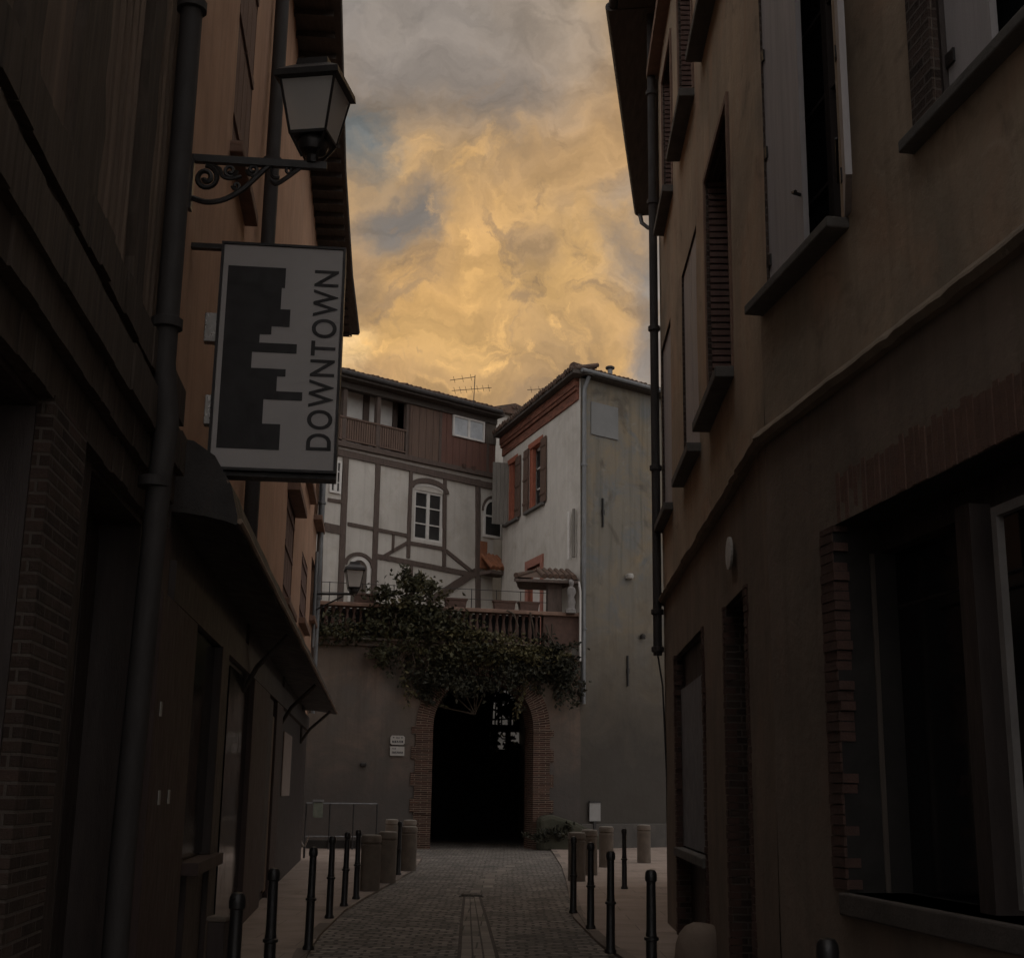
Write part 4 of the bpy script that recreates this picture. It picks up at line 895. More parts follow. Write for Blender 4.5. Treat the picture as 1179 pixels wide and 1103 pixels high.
for i in range(k):
    L = math.dist(arc[i], arc[i + 1]); q = [arc[i], arc[i + 1], ring[i + 1], ring[i]]
    mb.face([AW.p(*x, .045) for x in q], [(0, acc), (0, acc + L), (rw, acc + L), (rw, acc)])
    mb.face([AW.p(*ring[i], .045), AW.p(*ring[i + 1], .045), AW.p(*ring[i + 1], -.05), AW.p(*ring[i], -.05)]); mb.face([AW.p(*arc[i], .045), AW.p(*arc[i + 1], .045), AW.p(*arc[i + 1], -.05), AW.p(*arc[i], -.05)]); acc += L
for a, b in ((au0 - rw, au0), (au1, au1 + rw)):
    z = -.1
    i = 0
    while z < sz:
        e = .12 * ((i // 5) % 2) * (1 if a < ac else 1)
        mb.box(AW, a - (e if a < ac else 0), b + (e if a > ac else 0), z, min(z + .068, sz), -.05, .045 + random.uniform(-.01, .01)); z += .075; i += 1
mb.build('arch_surround', m_brick_arch, gw)
# sloping guard buttress at the right foot of the arch
mb = MB(); ua = au1 + .1
mb.prism(AW, [(ua, -.1), (ua + 2.1, -.1), (ua + 2.0, .35), (ua + 1.2, .75), (ua + .35, 1.0), (ua, .9)], .0, .55); mb.build('buttress', m_moss, gw, bevel=.12)
# cornice, parapet, coping, balustrade
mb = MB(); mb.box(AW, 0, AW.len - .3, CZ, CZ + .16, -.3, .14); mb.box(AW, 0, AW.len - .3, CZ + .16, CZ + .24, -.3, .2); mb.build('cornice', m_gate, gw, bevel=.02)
uP0, uP1, uP2 = AW.U(440, 705), AW.U(566, 705), AW.U(626, 705)
mb = MB(); wall(mb, AW, uP2, AW.len, CZ + .24, TZ - .12, (), .6, .02, -.02); mb.box(AW, uP2, AW.len, CZ + .24, TZ - .12, -.3, -.05)
mb.build('parapet', [m_terra, m_terra], gw)
mb = MB(); mb.box(AW, 0, AW.len - .02, TZ - .12, TZ, -.32, .08); mb.build('coping', m_sillbrick, gw, bevel=.02)
bs = MB(); bs.lathe([(.07, 0), (.07, .05), (.04, .08), (.055, .2), (.075, .3), (.05, .45), (.035, .55), (.06, .62), (.07, .66), (.07, .7)], (0, 0, 0), 8)
hb_ = TZ - .12 - CZ - .24
for v in bs.v: v.z *= hb_ / .7
b0 = bs.build('baluster', m_terra); b0.parent = gw; u = .3
us_ = []
while u < uP2 - .1: us_.append(u); u += .21
for i, u in enumerate(us_):
    o = b0 if i == 0 else b0.copy()
    if i: C.objects.link(o); o.parent = gw
    o.location = AW.p(u, CZ + .24, -.12) - wloc(gw)
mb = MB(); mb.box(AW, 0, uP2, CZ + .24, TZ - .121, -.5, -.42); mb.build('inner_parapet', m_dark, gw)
# terrace floor slab and passage under it
mb = MB(); fl = [AW.p(0, CZ, -.3), AW.p(AW.len, CZ, -.3), (cC.x + .5, 52.5, CZ), (-9, 52.5, CZ)]
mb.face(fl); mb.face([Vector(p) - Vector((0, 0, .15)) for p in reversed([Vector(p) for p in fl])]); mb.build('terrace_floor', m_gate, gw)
PD = 12.; pw0, pw1, pzt = au0 - .5, au1 + 2.6, CZ - .2
mb = MB()
for u in (pw0, pw1): mb.face([AW.p(u, -.1, -DEP), AW.p(u, -.1, -PD), AW.p(u, pzt, -PD), AW.p(u, pzt, -DEP)])
mb.face([AW.p(pw0, pzt, -DEP), AW.p(pw1, pzt, -DEP), AW.p(pw1, pzt, -PD), AW.p(pw0, pzt, -PD)])
mb.face([AW.p(pw0, -.1, -DEP), AW.p(au0, -.1, -DEP), AW.p(au0, pzt, -DEP), AW.p(pw0, pzt, -DEP)]); mb.face([AW.p(au1, -.1, -DEP), AW.p(pw1, -.1, -DEP), AW.p(pw1, pzt, -DEP), AW.p(au1, pzt, -DEP)])
for a, b in zip(arc, arc[1:]): mb.face([AW.p(*a, -DEP), AW.p(*b, -DEP), AW.p(b[0], pzt, -DEP), AW.p(a[0], pzt, -DEP)])
mb.build('passage', m_passage, gw)
mb = MB(); mb.face([AW.p(pw0, -.06, .1), AW.p(pw1, -.06, .1), AW.p(pw1, -.06, -PD - 7), AW.p(pw0, -.06, -PD - 7)]); tag(mb.build('path', m_road), None, None, kind='structure')
# far gate of the passage: dark leaves, iron transom, glimpses of a yard beyond
g0, gz0 = AW.uv(564, 862, -PD); g1, gz1 = AW.uv(599, 843, -PD); h0 = AW.Z(575, 834, -PD); h1 = AW.Z(575, 782, -PD); hu0, hu1 = AW.U(567, 800, -PD), AW.U(592, 800, -PD)
mb = MB(); wall(mb, AW, pw0, pw1, -.1, pzt, [(g0, g1, gz0, gz1, .05), (hu0, hu1, h0, h1, .05)], 2, 0, -PD); eg = mb.build('gate', [m_dark, m_dark], gw)
mb = MB(); rng = random.Random(3)
for i in range(9):
    u = hu0 + (hu1 - hu0) * (i + .5) / 9; mb.tube([AW.p(u + rng.uniform(-.12, .12), h0, -PD + .02), AW.p(u + rng.uniform(-.12, .12), h1, -PD + .02)], .03, 6)
for i in range(5):
    z = h0 + (h1 - h0) * (i + .5) / 5; mb.tube([AW.p(hu0, z + rng.uniform(-.15, .15), -PD + .03), AW.p(hu1, z + rng.uniform(-.15, .15), -PD + .03)], .035, 6)
for i in range(6):
    cu_, cz_ = g0 + (g1 - g0) * rng.uniform(.1, 1), gz0 + (gz1 - gz0) * rng.random(); mb.tube([AW.p(cu_ + .14 * math.cos(t), cz_ + .14 * math.sin(t), -PD + .03) for t in [j * .6 for j in range(10)]], .03, 6)
mb.box(AW, g0, g0 + (g1 - g0) * .25, gz0, gz1, -PD + .01, -PD + .04); mb.box(AW, g0 + (g1 - g0) * .5, g0 + (g1 - g0) * .68, gz0, gz1, -PD + .01, -PD + .04)
mb.build('ironwork', m_iron, eg)
GATE = eg
mb = MB(); wall(mb, AW, pw0 - 9, pw1 + 9, -.1, 9, (), 2, .02, -PD - 24); tag(mb.build('yard_wall', [m_yard, m_yard]), 'pale plaster yard wall glimpsed through the gate behind the arch', 'wall')
# iron fan light hanging under the arch crown
mb = MB(); cu_, cz_ = AW.uv(546, 838, -.8)
for (x, y) in ((500, 812), (520, 798), (532, 790), (546, 788), (552, 790), (560, 793)): mb.tube([AW.p(cu_, AW.Z(546, 822, -.8), -.8), AW.p(*AW.uv(x, y, -.8), -.8)], [.03, .015], 6)
mb.build('iron_fan', m_bark, gw)
# name plates
for nm, x0, y0, x1, y1, lb in (('upper', 449.5, 846.5, 465.5, 857.5, 'white enamel street plate with clipped corners, upper of two by the arch'), ('lower', 449, 859, 465, 870, 'square-cornered white street plate, lower of two by the arch')):
    a, zt_ = AW.uv(x0, y0); b, zb_ = AW.uv(x1, y1); o = thing('street_name_plate', lb, 'street sign', AW.p((a + b) / 2, zb_), 'street name plates')
    mb = MB(); c = .045 if nm == 'upper' else .006; mb.prism(AW, [(a + c, zb_), (b - c, zb_), (b, zb_ + c), (b, zt_ - c), (b - c, zt_), (a + c, zt_), (a, zt_ - c), (a, zb_ + c)], .04, .062); pl_ = mb.build('plate', m_plate, o)
    mb = MB(); rg = random.Random(4 if nm == 'upper' else 6); w_ = b - a; h_ = zt_ - zb_
    def strokes(z, hh, n_, f0, f1):
        for i in range(n_):
            u = a + w_ * (f0 + (f1 - f0) * i / n_); s_ = w_ * (f1 - f0) / n_ * .72
            mb.box(AW, u, u + s_ * .3, z, z + hh, .063, .066); mb.box(AW, u + s_ * .7, u + s_, z, z + hh * rg.uniform(.6, 1), .063, .066)
            mb.box(AW, u + s_ * .3, u + s_ * .7, z + hh * rg.uniform(.1, .8), z + hh * .95, .063, .0655)
    strokes(zb_ + h_ * .2, h_ * .26, 5 if nm == 'upper' else 7, .12, .92)
    if nm == 'upper':
        mb.box(AW, a + w_ * .16, a + w_ * .26, zb_ + h_ * .72, zb_ + h_ * .84, .063, .066); mb.box(AW, b - w_ * .26, b - w_ * .16, zb_ + h_ * .72, zb_ + h_ * .84, .063, .066); strokes(zb_ + h_ * .68, h_ * .16, 3, .38, .66)
    else: strokes(zb_ + h_ * .68, h_ * .14, 3, .15, .42)
    mb.build('lettering', m_ink, pl_)
u, z = AW.uv(418, 880); o = thing('wall_fitting', 'tiny dark fitting on the bare render left of the arch', 'fitting', AW.p(u, z)); mb = MB(); mb.box(AW, u - .09, u + .09, z - .05, z + .05, 0, .12); mb.build('body', m_iron, o, bevel=.02)
# railing along the foot of the wall, with a small box on it
gr_ = thing('guard_rail', 'thin metal guard rail along the wall foot left of the arch', 'railing', AW.p(AW.U(360, 960, 1.2), 0, 1.2)); mb = MB()
ra, rb = AW.U(352, 940, 1.2), AW.U(434, 940, 1.2); zz = AW.Z(400, 925, 1.2); zl = AW.Z(400, 963, 1.2)
for z in (zz, zl): mb.tube([AW.p(ra, z, 1.2), AW.p(rb, z, 1.2)], .022, 6)
mb.build('rail', m_zinc, gr_)
for i in range(4):
    u = ra + (rb - ra) * i / 3; m2 = MB(); m2.tube([AW.p(u, 0, 1.2), AW.p(u, zz, 1.2)], .024, 6); m2.build('post', m_iron, gr_)
m2 = MB(); m2.box(AW, ra + .05, rb - .05, .02, zl - .1, 1.12, 1.16); m2.build('lower_panel', m_dark, gr_)
a, z = AW.uv(360, 941, 1.22); b, z2 = AW.uv(371.5, 920.5, 1.22); o = thing('utility_box', 'small greenish box fixed on the guard rail left of the arch', 'box', AW.p(a, z, 1.3)); m2 = MB(); m2.box(AW, a, b, z, z2 - .06, 1.23, 1.4); m2.build('body', mat('greenish_box', (.17, .185, .15), (.11, .125, .10), 5, .7, .2), o, bevel=.015); m2 = MB(); m2.box(AW, a - .02, b + .02, z2 - .06, z2, 1.2, 1.43); m2.build('lid', m_zinc, o)
vp = at_dist(350, 985, 33.); o = thing('forked_post', 'thin grey post with a V-shaped fork at the end of the left pavement', 'post', (vp.x, 33., 0)); m2 = MB()
m2.tube([(vp.x, 33, 0), (vp.x, 33, at_dist(350, 974, 33).z)], .03, 6); m2.build('stem', m_iron, o)
for x in (344, 356): m2 = MB(); m2.tube([(vp.x, 33, at_dist(350, 976, 33).z), tuple(at_dist(x, 962, 33))], .018, 6); m2.build('fork_arm', m_steel, o)

# ------------------------------------------------------------------ white house with grey flank
wh = thing('plaster_house', 'white-fronted house with a grey stucco flank and red brick cornice', 'house', (4, 44, 0))
HZ = GC.Z(690, 437)
mb = MB(); SPZ = CZ + .1
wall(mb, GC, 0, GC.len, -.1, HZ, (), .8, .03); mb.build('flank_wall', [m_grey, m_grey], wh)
mb = MB(); mb.box(GC, .0, GC.len, -.1, GC.Z(720, 948), .0, .09); mb.build('plinth', mat('dark_plinth', (.10, .09, .08), (.07, .065, .06), 2, .9, .4), wh, bevel=.02)
def wrect(x, y0, y1): return WC.Z(x, y0), WC.Z(x, y1)
W2a, W2b = WC.U(610, 545), WC.U(624, 545); W2z = wrect(617, 513, 584)
W1a, W1b = WC.U(586, 560), WC.U(595, 560); W1z = (W2z[0] - .02, W2z[1])
Wd = (WC.U(623, 670), WC.U(608, 670), CZ, WC.Z(615, 652), .25)
wops = [(min(W2a, W2b), max(W2a, W2b), W2z[1], W2z[0], .28), (min(W1a, W1b), max(W1a, W1b), W1z[1], W1z[0], .28), Wd]
mb = MB(); wall(mb, WC, 0, WC.len, CZ - .2, HZ, wops, .7, .03); mb.build('front_wall', [m_white, m_orange], wh)
far1 = WC.p(WC.len, 0); far2 = GC.p(GC.len, 0)
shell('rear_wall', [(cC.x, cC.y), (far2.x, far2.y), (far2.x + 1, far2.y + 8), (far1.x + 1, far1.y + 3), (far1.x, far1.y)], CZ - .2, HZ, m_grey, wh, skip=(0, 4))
for i, o in enumerate(wops[:2]):
    w = window(wh, WC, o[0], o[1], o[2], o[3], -.26, m_whitepaint, m_glassc, 2, 3, .09)
    q = MB(); q.box(WC, o[0] - .35, o[1] + .35, o[2] - .1, o[2] - .002, -.2, .14); q.build('sill', m_stone, w, bevel=.01)
    q = MB(); q.box(WC, o[0] - .14, o[1] + .14, o[3] + .002, o[3] + .2, -.1, .03); q.build('lintel', m_orange, wh)
    sw = .55
    shutter(wh, WC, o[0] - sw, o[0] - .01, o[2], o[3] + .05, .03, .075, m_shut_rb, 4); 
    if i == 0: shutter(wh, WC, o[1] + .01, o[1] + sw, o[2], o[3] + .05, .03, .075, m_shut_rb, 4)
    q = MB(); q.box(WC, o[1] - .24, o[1] - .01, o[2] + .01, o[3] - .01, -.15, -.03); q.build('red_casement', m_orange, w)
# the far window's outer leaf stands open at right angles to the wall
o = wops[1]; hp = WC.p(o[1], 0, .02); SW = Frame((hp.x, hp.y), (hp.x + WC.n.x, hp.y + WC.n.y), 'R')
shutter(wh, SW, .02, .62, o[2] - .05, o[3] + .08, 0, .045, m_shut_g, 4)
# cornice and roof
mb = MB(); mb.box(WC, .12, WC.len, HZ - .82, HZ - .5, -.02, .06); mb.box(WC, .12, WC.len, HZ - .5, HZ - .38, -.02, .13); mb.box(WC, .12, WC.len, HZ - .38, HZ - .1, -.02, .17); mb.build('cornice', m_cornice, wh, bevel=.015)
mb = MB(); mb.box(WC, -.4, WC.len, HZ - .1, HZ + .02, -.3, .42); mb.box(GC, .0, GC.len, HZ - .1, HZ + .015, -.3, .36); re2 = mb.build('roof_eave', m_soffit, wh)
mb = MB(); mb.tube([GC.p(-.3, HZ + .0, .42), GC.p(GC.len, HZ + .0, .42)], .07, 8); mb.build('gutter', m_zinc, re2)
apex = Vector((cC.x + 1.6, cC.y + 5.5, HZ + 1.5)); mb = MB()
e0, e1, e2 = WC.p(-.35, HZ + .06, .42), GC.p(GC.len, HZ + .06, .36), WC.p(WC.len, HZ + .06, .42); rb_ = Vector((far2.x - 1, far2.y + 3, HZ + 1.5))
mb.face([e0, e1, rb_, apex]); mb.face([e2, e0, apex, Vector((far1.x + 2.5, far1.y + 1, HZ + 1.2))]); mb.face([Vector((far1.x + 2.5, far1.y + 1, HZ + 1.2)), apex, rb_, Vector((far2.x, far2.y + 8, HZ)), Vector((far1.x + 1, far1.y + 3, HZ))])
canal_row(mb, WC, -.3, WC.len, HZ + .06, -.5, .48, .24); canal_row(mb, GC, .1, GC.len, HZ + .05, -.5, .42, .24)
mb.tube([e0 + Vector((0, 0, .05)), e0.lerp(apex, .5) + Vector((0, 0, .1)), apex + Vector((0, 0, .08))], .12, 8)
for s_ in range(5):
    p = e0.lerp(apex, .03 + s_ * .05); mb.tube([p + Vector((0, 0, .08)), e0.lerp(apex, .08 + s_ * .05) + Vector((0, 0, .1))], [.15, .11], 8)
mb.build('roof', m_tile, wh)
up = .03; pipe_part(wh, [GC.p(.1, HZ - .1, .3), GC.p(.06, HZ - .5, .12), GC.p(.04, CZ + .3, .12), GC.p(.04, CZ - 1.5, .12)], .07, m_zinc, [GC.p(.05, z, .12) for z in (GC.Z(670, 536), CZ + .8)])
q = thing('roof_vent', 'thin metal flue pipe standing on the white house roof', 'flue', GC.p(GC.U(714, 440), HZ, -.6)); pv = GC.p(GC.U(714, 436), HZ, -.5); m2 = MB(); m2.tube([pv, Vector((pv.x, pv.y, GC.Z(714, 421)))], .085, 10); m2.build('pipe', m_zinc, q); m2 = MB(); m2.lathe([(.15, 0), (.16, .06), (.1, .1)], (pv.x, pv.y, GC.Z(714, 421)), 12); m2.build('cowl', m_iron, q)
a, z_ = GC.uv(680, 500); b, zt_ = GC.uv(711, 470); m2 = MB(); m2.box(GC, a, b, z_, zt_, -.02, .036); m2.build('cement_patch', m_patch, wh, bevel=.01)
for x, y0, y1, nm in ((693, 574, 607, 'iron_tie'), (721.5, 755, 790, 'iron_tie')):
    u, za = GC.uv(x, y0); zb2 = GC.Z(x, y1); m2 = MB(); m2.box(GC, u - .025, u + .025, zb2, za, .02, .075); m2.box(GC, u - .04, u + .04, (za + zb2) / 2 - .08, (za + zb2) / 2 + .08, .02, .09); m2.build(nm, m_iron, wh)
u, z = GC.uv(722, 664); q = thing('wall_light', 'small pale round lamp fixture high on the grey flank wall', 'lamp', GC.p(u, z)); m2 = MB(); m2.lathe([(.0, -.1), (.1, -.08), (.13, 0), (.1, .08), (.0, .1)], GC.p(u, z, .14), 12); m2.build('globe', m_plate, q); m2 = MB(); m2.box(GC, u - .06, u + .2, z - .06, z + .06, 0, .06); m2.build('base', m_whitepaint, q)
u, z = GC.uv(737, 733); q = thing('security_camera', 'tiny dark wall fitting with a bright spot on the grey flank wall', 'fitting', GC.p(u, z)); m2 = MB(); m2.lathe([(.0, -.09), (.09, -.07), (.1, .03), (.05, .08), (0, .09)], GC.p(u, z, .12), 12); m2.build('dome', m_iron, q); m2 = MB(); m2.lathe([(.0, -.03), (.035, 0), (.0, .03)], GC.p(u, z - .03, .22), 8); m2.build('lens', m_steel, q)
u, z = GC.uv(684.5, 945, .1); z2 = GC.Z(684.5, 924, .1); q = thing('notice_board', 'pale blank notice board low on the grey wall right of the arch', 'notice board', GC.p(u, z, .2)); w_ = 6.5 * GC.px(684, 935); w_ /= abs(GC.u.x)
m2 = MB(); m2.box(GC, u - w_, u + w_, z, z2, .1, .13); m2.build('board', mat('notice_board_face', (0.3, 0.295, 0.285), (0.26, 0.25, 0.24), 3, .6, .05), q); m2 = MB(); m2.box(GC, u - w_ - .02, u + w_ + .02, z2, z2 + .05, .09, .15); m2.box(GC, u - .05, u + .05, .02, z, .1, .125); m2.build('frame', m_iron, q)
# white flues on the front, porch roof and statue
for x, r_ in ((655, .055), (660.5, .05)):
    u = WC.U(x, 620, .1); m2 = MB(); m2.tube([WC.p(u, WC.Z(657, 645), .1), WC.p(u, WC.Z(657, 590), .1)], r_, 8); m2.build('flue_pipe', m_whitepaint if x == 655 else m_shut_g, wh)
m2 = MB(); m2.box(WC, Wd[0] - .25, Wd[1] + .25, Wd[3], Wd[3] + .28, -.1, .05); m2.box(WC, Wd[1], Wd[1] + .22, CZ, Wd[3], -.1, .05); m2.box(WC, Wd[0] - .22, Wd[0], CZ, Wd[3], -.1, .05); m2.build('door_surround', mat('pink_brick', (.36, .16, .12), (.28, .13, .10), 4, .85, .3), wh)
m2 = MB(); m2.box(WC, Wd[0], Wd[1], CZ, Wd[3], -.24, -.18); m2.build('door', m_whitepaint, wh)
# small tiled roof on the terrace, its eave towards the street
pr0, pr1 = at_dist(592, 668, 40.6), at_dist(667, 663, 40.9); pt0, pt1 = at_dist(630, 641, 44.), at_dist(664, 640, 41.6)
PF = Frame((pr0.x, pr0.y), (pr1.x, pr1.y), 'R'); pz = (pr0.z + pr1.z) / 2
po = MB(); po.face([PF.p(0, pz, 0), PF.p(PF.len, pz, 0), PF.p(PF.len, pz + .42, -1.2), PF.p(.9, pz + .42, -1.2)]); po.face([PF.p(0, pz, 0), PF.p(.9, pz + .42, -1.2), PF.p(.5, pz + .1, -2.2)])
po.face([PF.p(0, pz - .05, 0), PF.p(PF.len, pz - .05, 0), PF.p(PF.len, pz - .05, -2.2), PF.p(.5, pz - .05, -2.2)])
u = .95
while u < PF.len: po.tube([PF.p(u, pz + .05, .05), PF.p(u, pz + .47, -1.2)], [.085, .07], 8); u += .19
for i in range(6): f = i / 5; po.tube([PF.p(.05 + f * .45, pz + .05, -f * 2.2), PF.p(.9, pz + .42, -1.2)], [.085, .05], 8)
po = po.build('porch_roof', m_tile, wh)
m2 = MB(); m2.box(PF, 0, PF.len, pz - .14, pz - .05, -.04, .03); m2.build('fascia', m_timber2, po)
m2 = MB(); m2.tube([PF.p(PF.len - .03, pz - .08, .06), PF.p(PF.len + .02, pz - .4, .06), PF.p(PF.len + .02, TZ - 1.5, .06)], .035, 8); m2.build('gutter_pipe', m_whitepaint, po)
m2 = MB(); m2.box(PF, PF.len - .95, PF.len - .5, TZ - .3, pz - .05, -.6, -.25); m2.build('post', m_timber2, po)
sp = at_dist(657.5, 706, 40.75)
q = thing('garden_statue', 'small pale statue on the parapet end under the porch roof', 'statue', sp); m2 = MB(); m2.lathe([(.16, 0), (.16, .12), (.12, .14), (.11, .22), (.13, .35), (.10, .5), (.14, .66), (.13, .78), (.06, .84), (.075, .9), (.085, .97), (.06, 1.04), (0, 1.07)], sp, 12)
for i, v in enumerate(m2.v): m2.v[i] = v + Vector((.03 * noise.noise(v * 6), .03 * noise.noise(v * 7), 0))
m2.build('figure', mat('pale_stone', (0.26, 0.245, 0.23), (0.19, 0.18, 0.175), 6, .85, .4), q)

# ------------------------------------------------------------------ half-timbered house
hh = thing('half_timbered_house', 'half-timbered white house with a brown boarded upper storey behind the terrace', 'house', (-3, 46, 0))
fz = lambda x, y: HC.uv(x, y)
Zfl = HC.Z(480, 533)      # underside of the boarded storey
Zev = HC.Z(480, 458)      # eave
mb = MB()
mb_ops = [(HC.U(477, 590), HC.U(510, 590), HC.Z(493, 623), HC.Z(493, 566), .14)]
wall(mb, HC, 0, HC.len, CZ - .2, Zfl, mb_ops, .8, .02); mb.build('wall', [m_white, m_whitepaint], hh)
e0_, e1_ = HC.p(0, 0), HC.p(HC.len, 0)
shell('rear_wall', [(e0_.x, e0_.y), (e1_.x, e1_.y), (e1_.x - 4, e1_.y + 5), (e0_.x - 4, e0_.y + 5)], CZ - .2, Zev, m_white, hh, skip=(0,))
def posts(lst, nm='timber', n1=.05):
    for pa, pb, w in lst:
        q = MB(); q.pbeam(HC, pa, pb, w, -.02, n1, .12); q.build(nm, m_timber2, hh)
posts([((399, 522), (392, 700), 7.5), ((436, 530), (430, 700), 6.5), ((474, 540), (470.5, 642), 4.5), ((513, 548), (512, 652), 4.5), ((551, 552), (551, 700), 6.5), ((371, 555), (368, 690), 6), ((474.5, 648), (474, 700), 3)], 'post', .06)
posts([((380, 518), (582, 563), 8)], 'top_beam', .075)
posts([((401, 603), (472, 617), 4), ((433, 640), (552, 663), 6), ((470, 624.5), (513, 632), 4), ((378, 575), (396, 578), 4), ((374, 606), (396, 611), 10)], 'rail', .048)
posts([((453.5, 614), (452.5, 636), 3.2), ((438, 643), (472, 623), 4), ((514, 634), (546, 660), 4.5), ((492, 694), (552, 656), 9)], 'brace', .042)
def archband(x0, x1, yb, yt, w, m, nm, n0, n1, legs=None, par=None):
    """curved band between two photo points"""
    u0, zb1 = HC.uv(x0, yb); u1, zb2 = HC.uv(x1, yb); ztop = HC.Z((x0 + x1) / 2, yt); zb_ = (zb1 + zb2) / 2; c = (u0 + u1) / 2; r = (u1 - u0) / 2; h = ztop - zb_; ww = w * HC.px(x0, yb); q = MB(); k = 14
    P = [(c - r * math.cos(math.pi * i / k), zb_ + h * math.sin(math.pi * i / k)) for i in range(k + 1)]; Q = [(c - (r + ww) * math.cos(math.pi * i / k), zb_ + (h + ww) * math.sin(math.pi * i / k)) for i in range(k + 1)]
    for i in range(k): q.prism(HC, [P[i], P[i + 1], Q[i + 1], Q[i]], n0, n1)
    if legs:
        zl = HC.Z((x0 + x1) / 2, legs); q.prism(HC, [(u0 - ww, zl), (u0, zl), (u0, zb_), (u0 - ww, zb_)], n0, n1); q.prism(HC, [(u1, zl), (u1 + ww, zl), (u1 + ww, zb_), (u1, zb_)], n0, n1)
    return q.build(nm, m, par or hh), P, (u0, u1)
o = mb_ops[0]
w = window(hh, HC, o[0], o[1], o[2], o[3], -.1, m_whitepaint, m_glassc, 2, 3, .085)
archband(475.5, 511.5, 565, 557, 6, m_timber2, 'arched_lintel', -.02, .07)
archband(476.8, 510.2, 566, 560.5, 3.2, m_whitepaint, 'arched_head', -.06, .02, None, w)
dd, P, (u0_, u1_) = archband(404, 422, 655, 645, 4.0, m_whitepaint, 'arched_door', -.02, .05, 694)
q = MB(); q.prism(HC, [(u0_, HC.Z(412, 694))] + P[0:1] + P[1:] + [(u1_, HC.Z(412, 694))], .0, .02); q.build('door_leaf', m_shut_b, dd)
archband(399, 427, 652, 640, 4.2, m_timber2, 'arched_lintel', -.02, .052)
aw, P, (u0_, u1_) = archband(558.5, 576, 590, 578, 2.8, m_whitepaint, 'window', -.02, .05, 617)
zq = HC.Z(567, 617); q = MB(); q.prism(HC, [(u0_, zq)] + P + [(u1_, zq)], 0, .02); q.build('pane', m_glassc, aw)
q = MB(); q.box(HC, u0_ - .1, u1_ + .1, zq - .1, zq, 0, .08); q.box(HC, u0_, u1_, HC.Z(567, 596), HC.Z(567, 594), .02, .045); q.build('sill', m_whitepaint, aw)
archband(557, 577, 590, 574, 3, m_timber2, 'arched_lintel', -.02, .045)
u0_, u1_ = HC.U(379, 553), HC.U(392, 555); window(hh, HC, u0_, u1_, HC.Z(385, 568), HC.Z(385, 530), .01, m_whitepaint, m_glassc, 2, 3, .08)
# boarded storey: balcony recess at left, boarded panels, wide window
uA, uB, uC2, uD, uE = HC.U(392, 480), HC.U(470, 495), HC.U(505, 500), HC.U(560, 510), HC.U(581, 520)
q = MB(); q.box(HC, 0, HC.len, Zfl - .0, Zfl + .12, -.5, .16); q.box(HC, 0, HC.len, Zfl + .12, Zfl + .2, -.5, .10); q.build('floor_band', m_timber2, hh)
zb_ = Zfl + .2
q = MB(); n_b = 26
for i in range(n_b):
    ua, ub2 = uB + (HC.len - uB) * i / n_b, uB + (HC.len - uB) * (i + 1) / n_b; q.c = 0 if ub2 < uC2 + .05 else 1
    q.box(HC, ua + .003, ub2 - .003, zb_, Zev - .1, -.3, .02 + .012 * (i % 2))
q.build('boarding', [m_browndoor, m_reddish], hh)
q = MB(); q.box(HC, 0, uB, zb_, Zev - .1, -.9, -.8); q.build('balcony_back', m_whitepaint, hh)
for x0, x1 in ((393, 405), (431.5, 438), (466, 471)):
    q = MB(); q.box(HC, HC.U(x0, 480), HC.U(x1, 480), zb_, Zev - .1, -.79, -.72); q.build('recess_post', m_timber2, hh)
for i in range(4):
    q = MB(); u = [0.02, HC.U(394.5, 480), HC.U(433.5, 485), uB - .1][i]; q.box(HC, u, u + .16, zb_, Zev - .1, -.16, .02); q.build('balcony_post', m_timber2, hh)
zr = HC.Z(435, 488); q = MB(); q.box(HC, 0.18, uB - .1, zr - .06, zr, -.1, .04); q.box(HC, .18, uB - .1, zb_ + .08, zb_ + .13, -.08, .02); u = .22
while u < uB - .14: q.box(HC, u, u + .075, zb_ + .13, zr - .06, -.06, 0); u += .1
q.build('balcony_railing', m_browndoor, hh)
u0_, u1_ = HC.U(520, 493), HC.U(556.5, 495); w = window(hh, HC, u0_, u1_, HC.Z(538, 506), HC.Z(538, 482), .04, m_whitepaint, m_glassb, 2, 1, .07)
for x in (505, 560): q = MB(); q.box(HC, HC.U(x, 500), HC.U(x, 500) + .12, zb_, Zev - .1, .033, .05); q.build('boarding_batten', m_timber2, hh)
q = MB(); q.box(HC, HC.U(558.5, 495), HC.len, HC.Z(565, 512), Zev - .1, .034, .06); q.build('grey_panel', m_shut_b, hh)
for x in (532, 543):
    u, z = HC.uv(x, 534); q = MB(); q.lathe([(.05, 0), (.08, .12), (.09, .16), (0, .17)], HC.p(u, Zfl + .12, .13), 8); pz_ = q.build('flowerpot', m_terra); tag(pz_, 'small flowerpot on the ledge, %s of two under the wide window' % ('left' if x == 532 else 'right'), 'flowerpot', 'pots on the ledge')
q = MB(); q.box(HC, -.3, HC.len, Zev - .1, Zev + .06, -.5, .55); q.box(HC, -.3, HC.len, Zev - .32, Zev - .101, -.1, .12); re3 = q.build('roof_eave', m_soffit, hh)
q = MB(); q.tube([HC.p(-.3, Zev + .06, .62), HC.p(HC.len - .2, Zev + .04, .62)], .085, 8); q.build('gutter', m_pipe, re3)
q = MB(); q.face([HC.p(-.3, Zev + .1, .6), HC.p(HC.len, Zev + .1, .6), HC.p(HC.len, Zev + 1.2, -3), HC.p(-.3, Zev + 1.2, -3)]); q.face([HC.p(-.3, Zev + 1.2, -3), HC.p(HC.len, Zev + 1.2, -3), HC.p(HC.len, Zev + .1, -6), HC.p(-.3, Zev + .1, -6)])
canal_row(q, HC, -.3, HC.len, Zev + .12, -.6, .62, .36, .09, .21); q.build('roof', m_tile, hh)
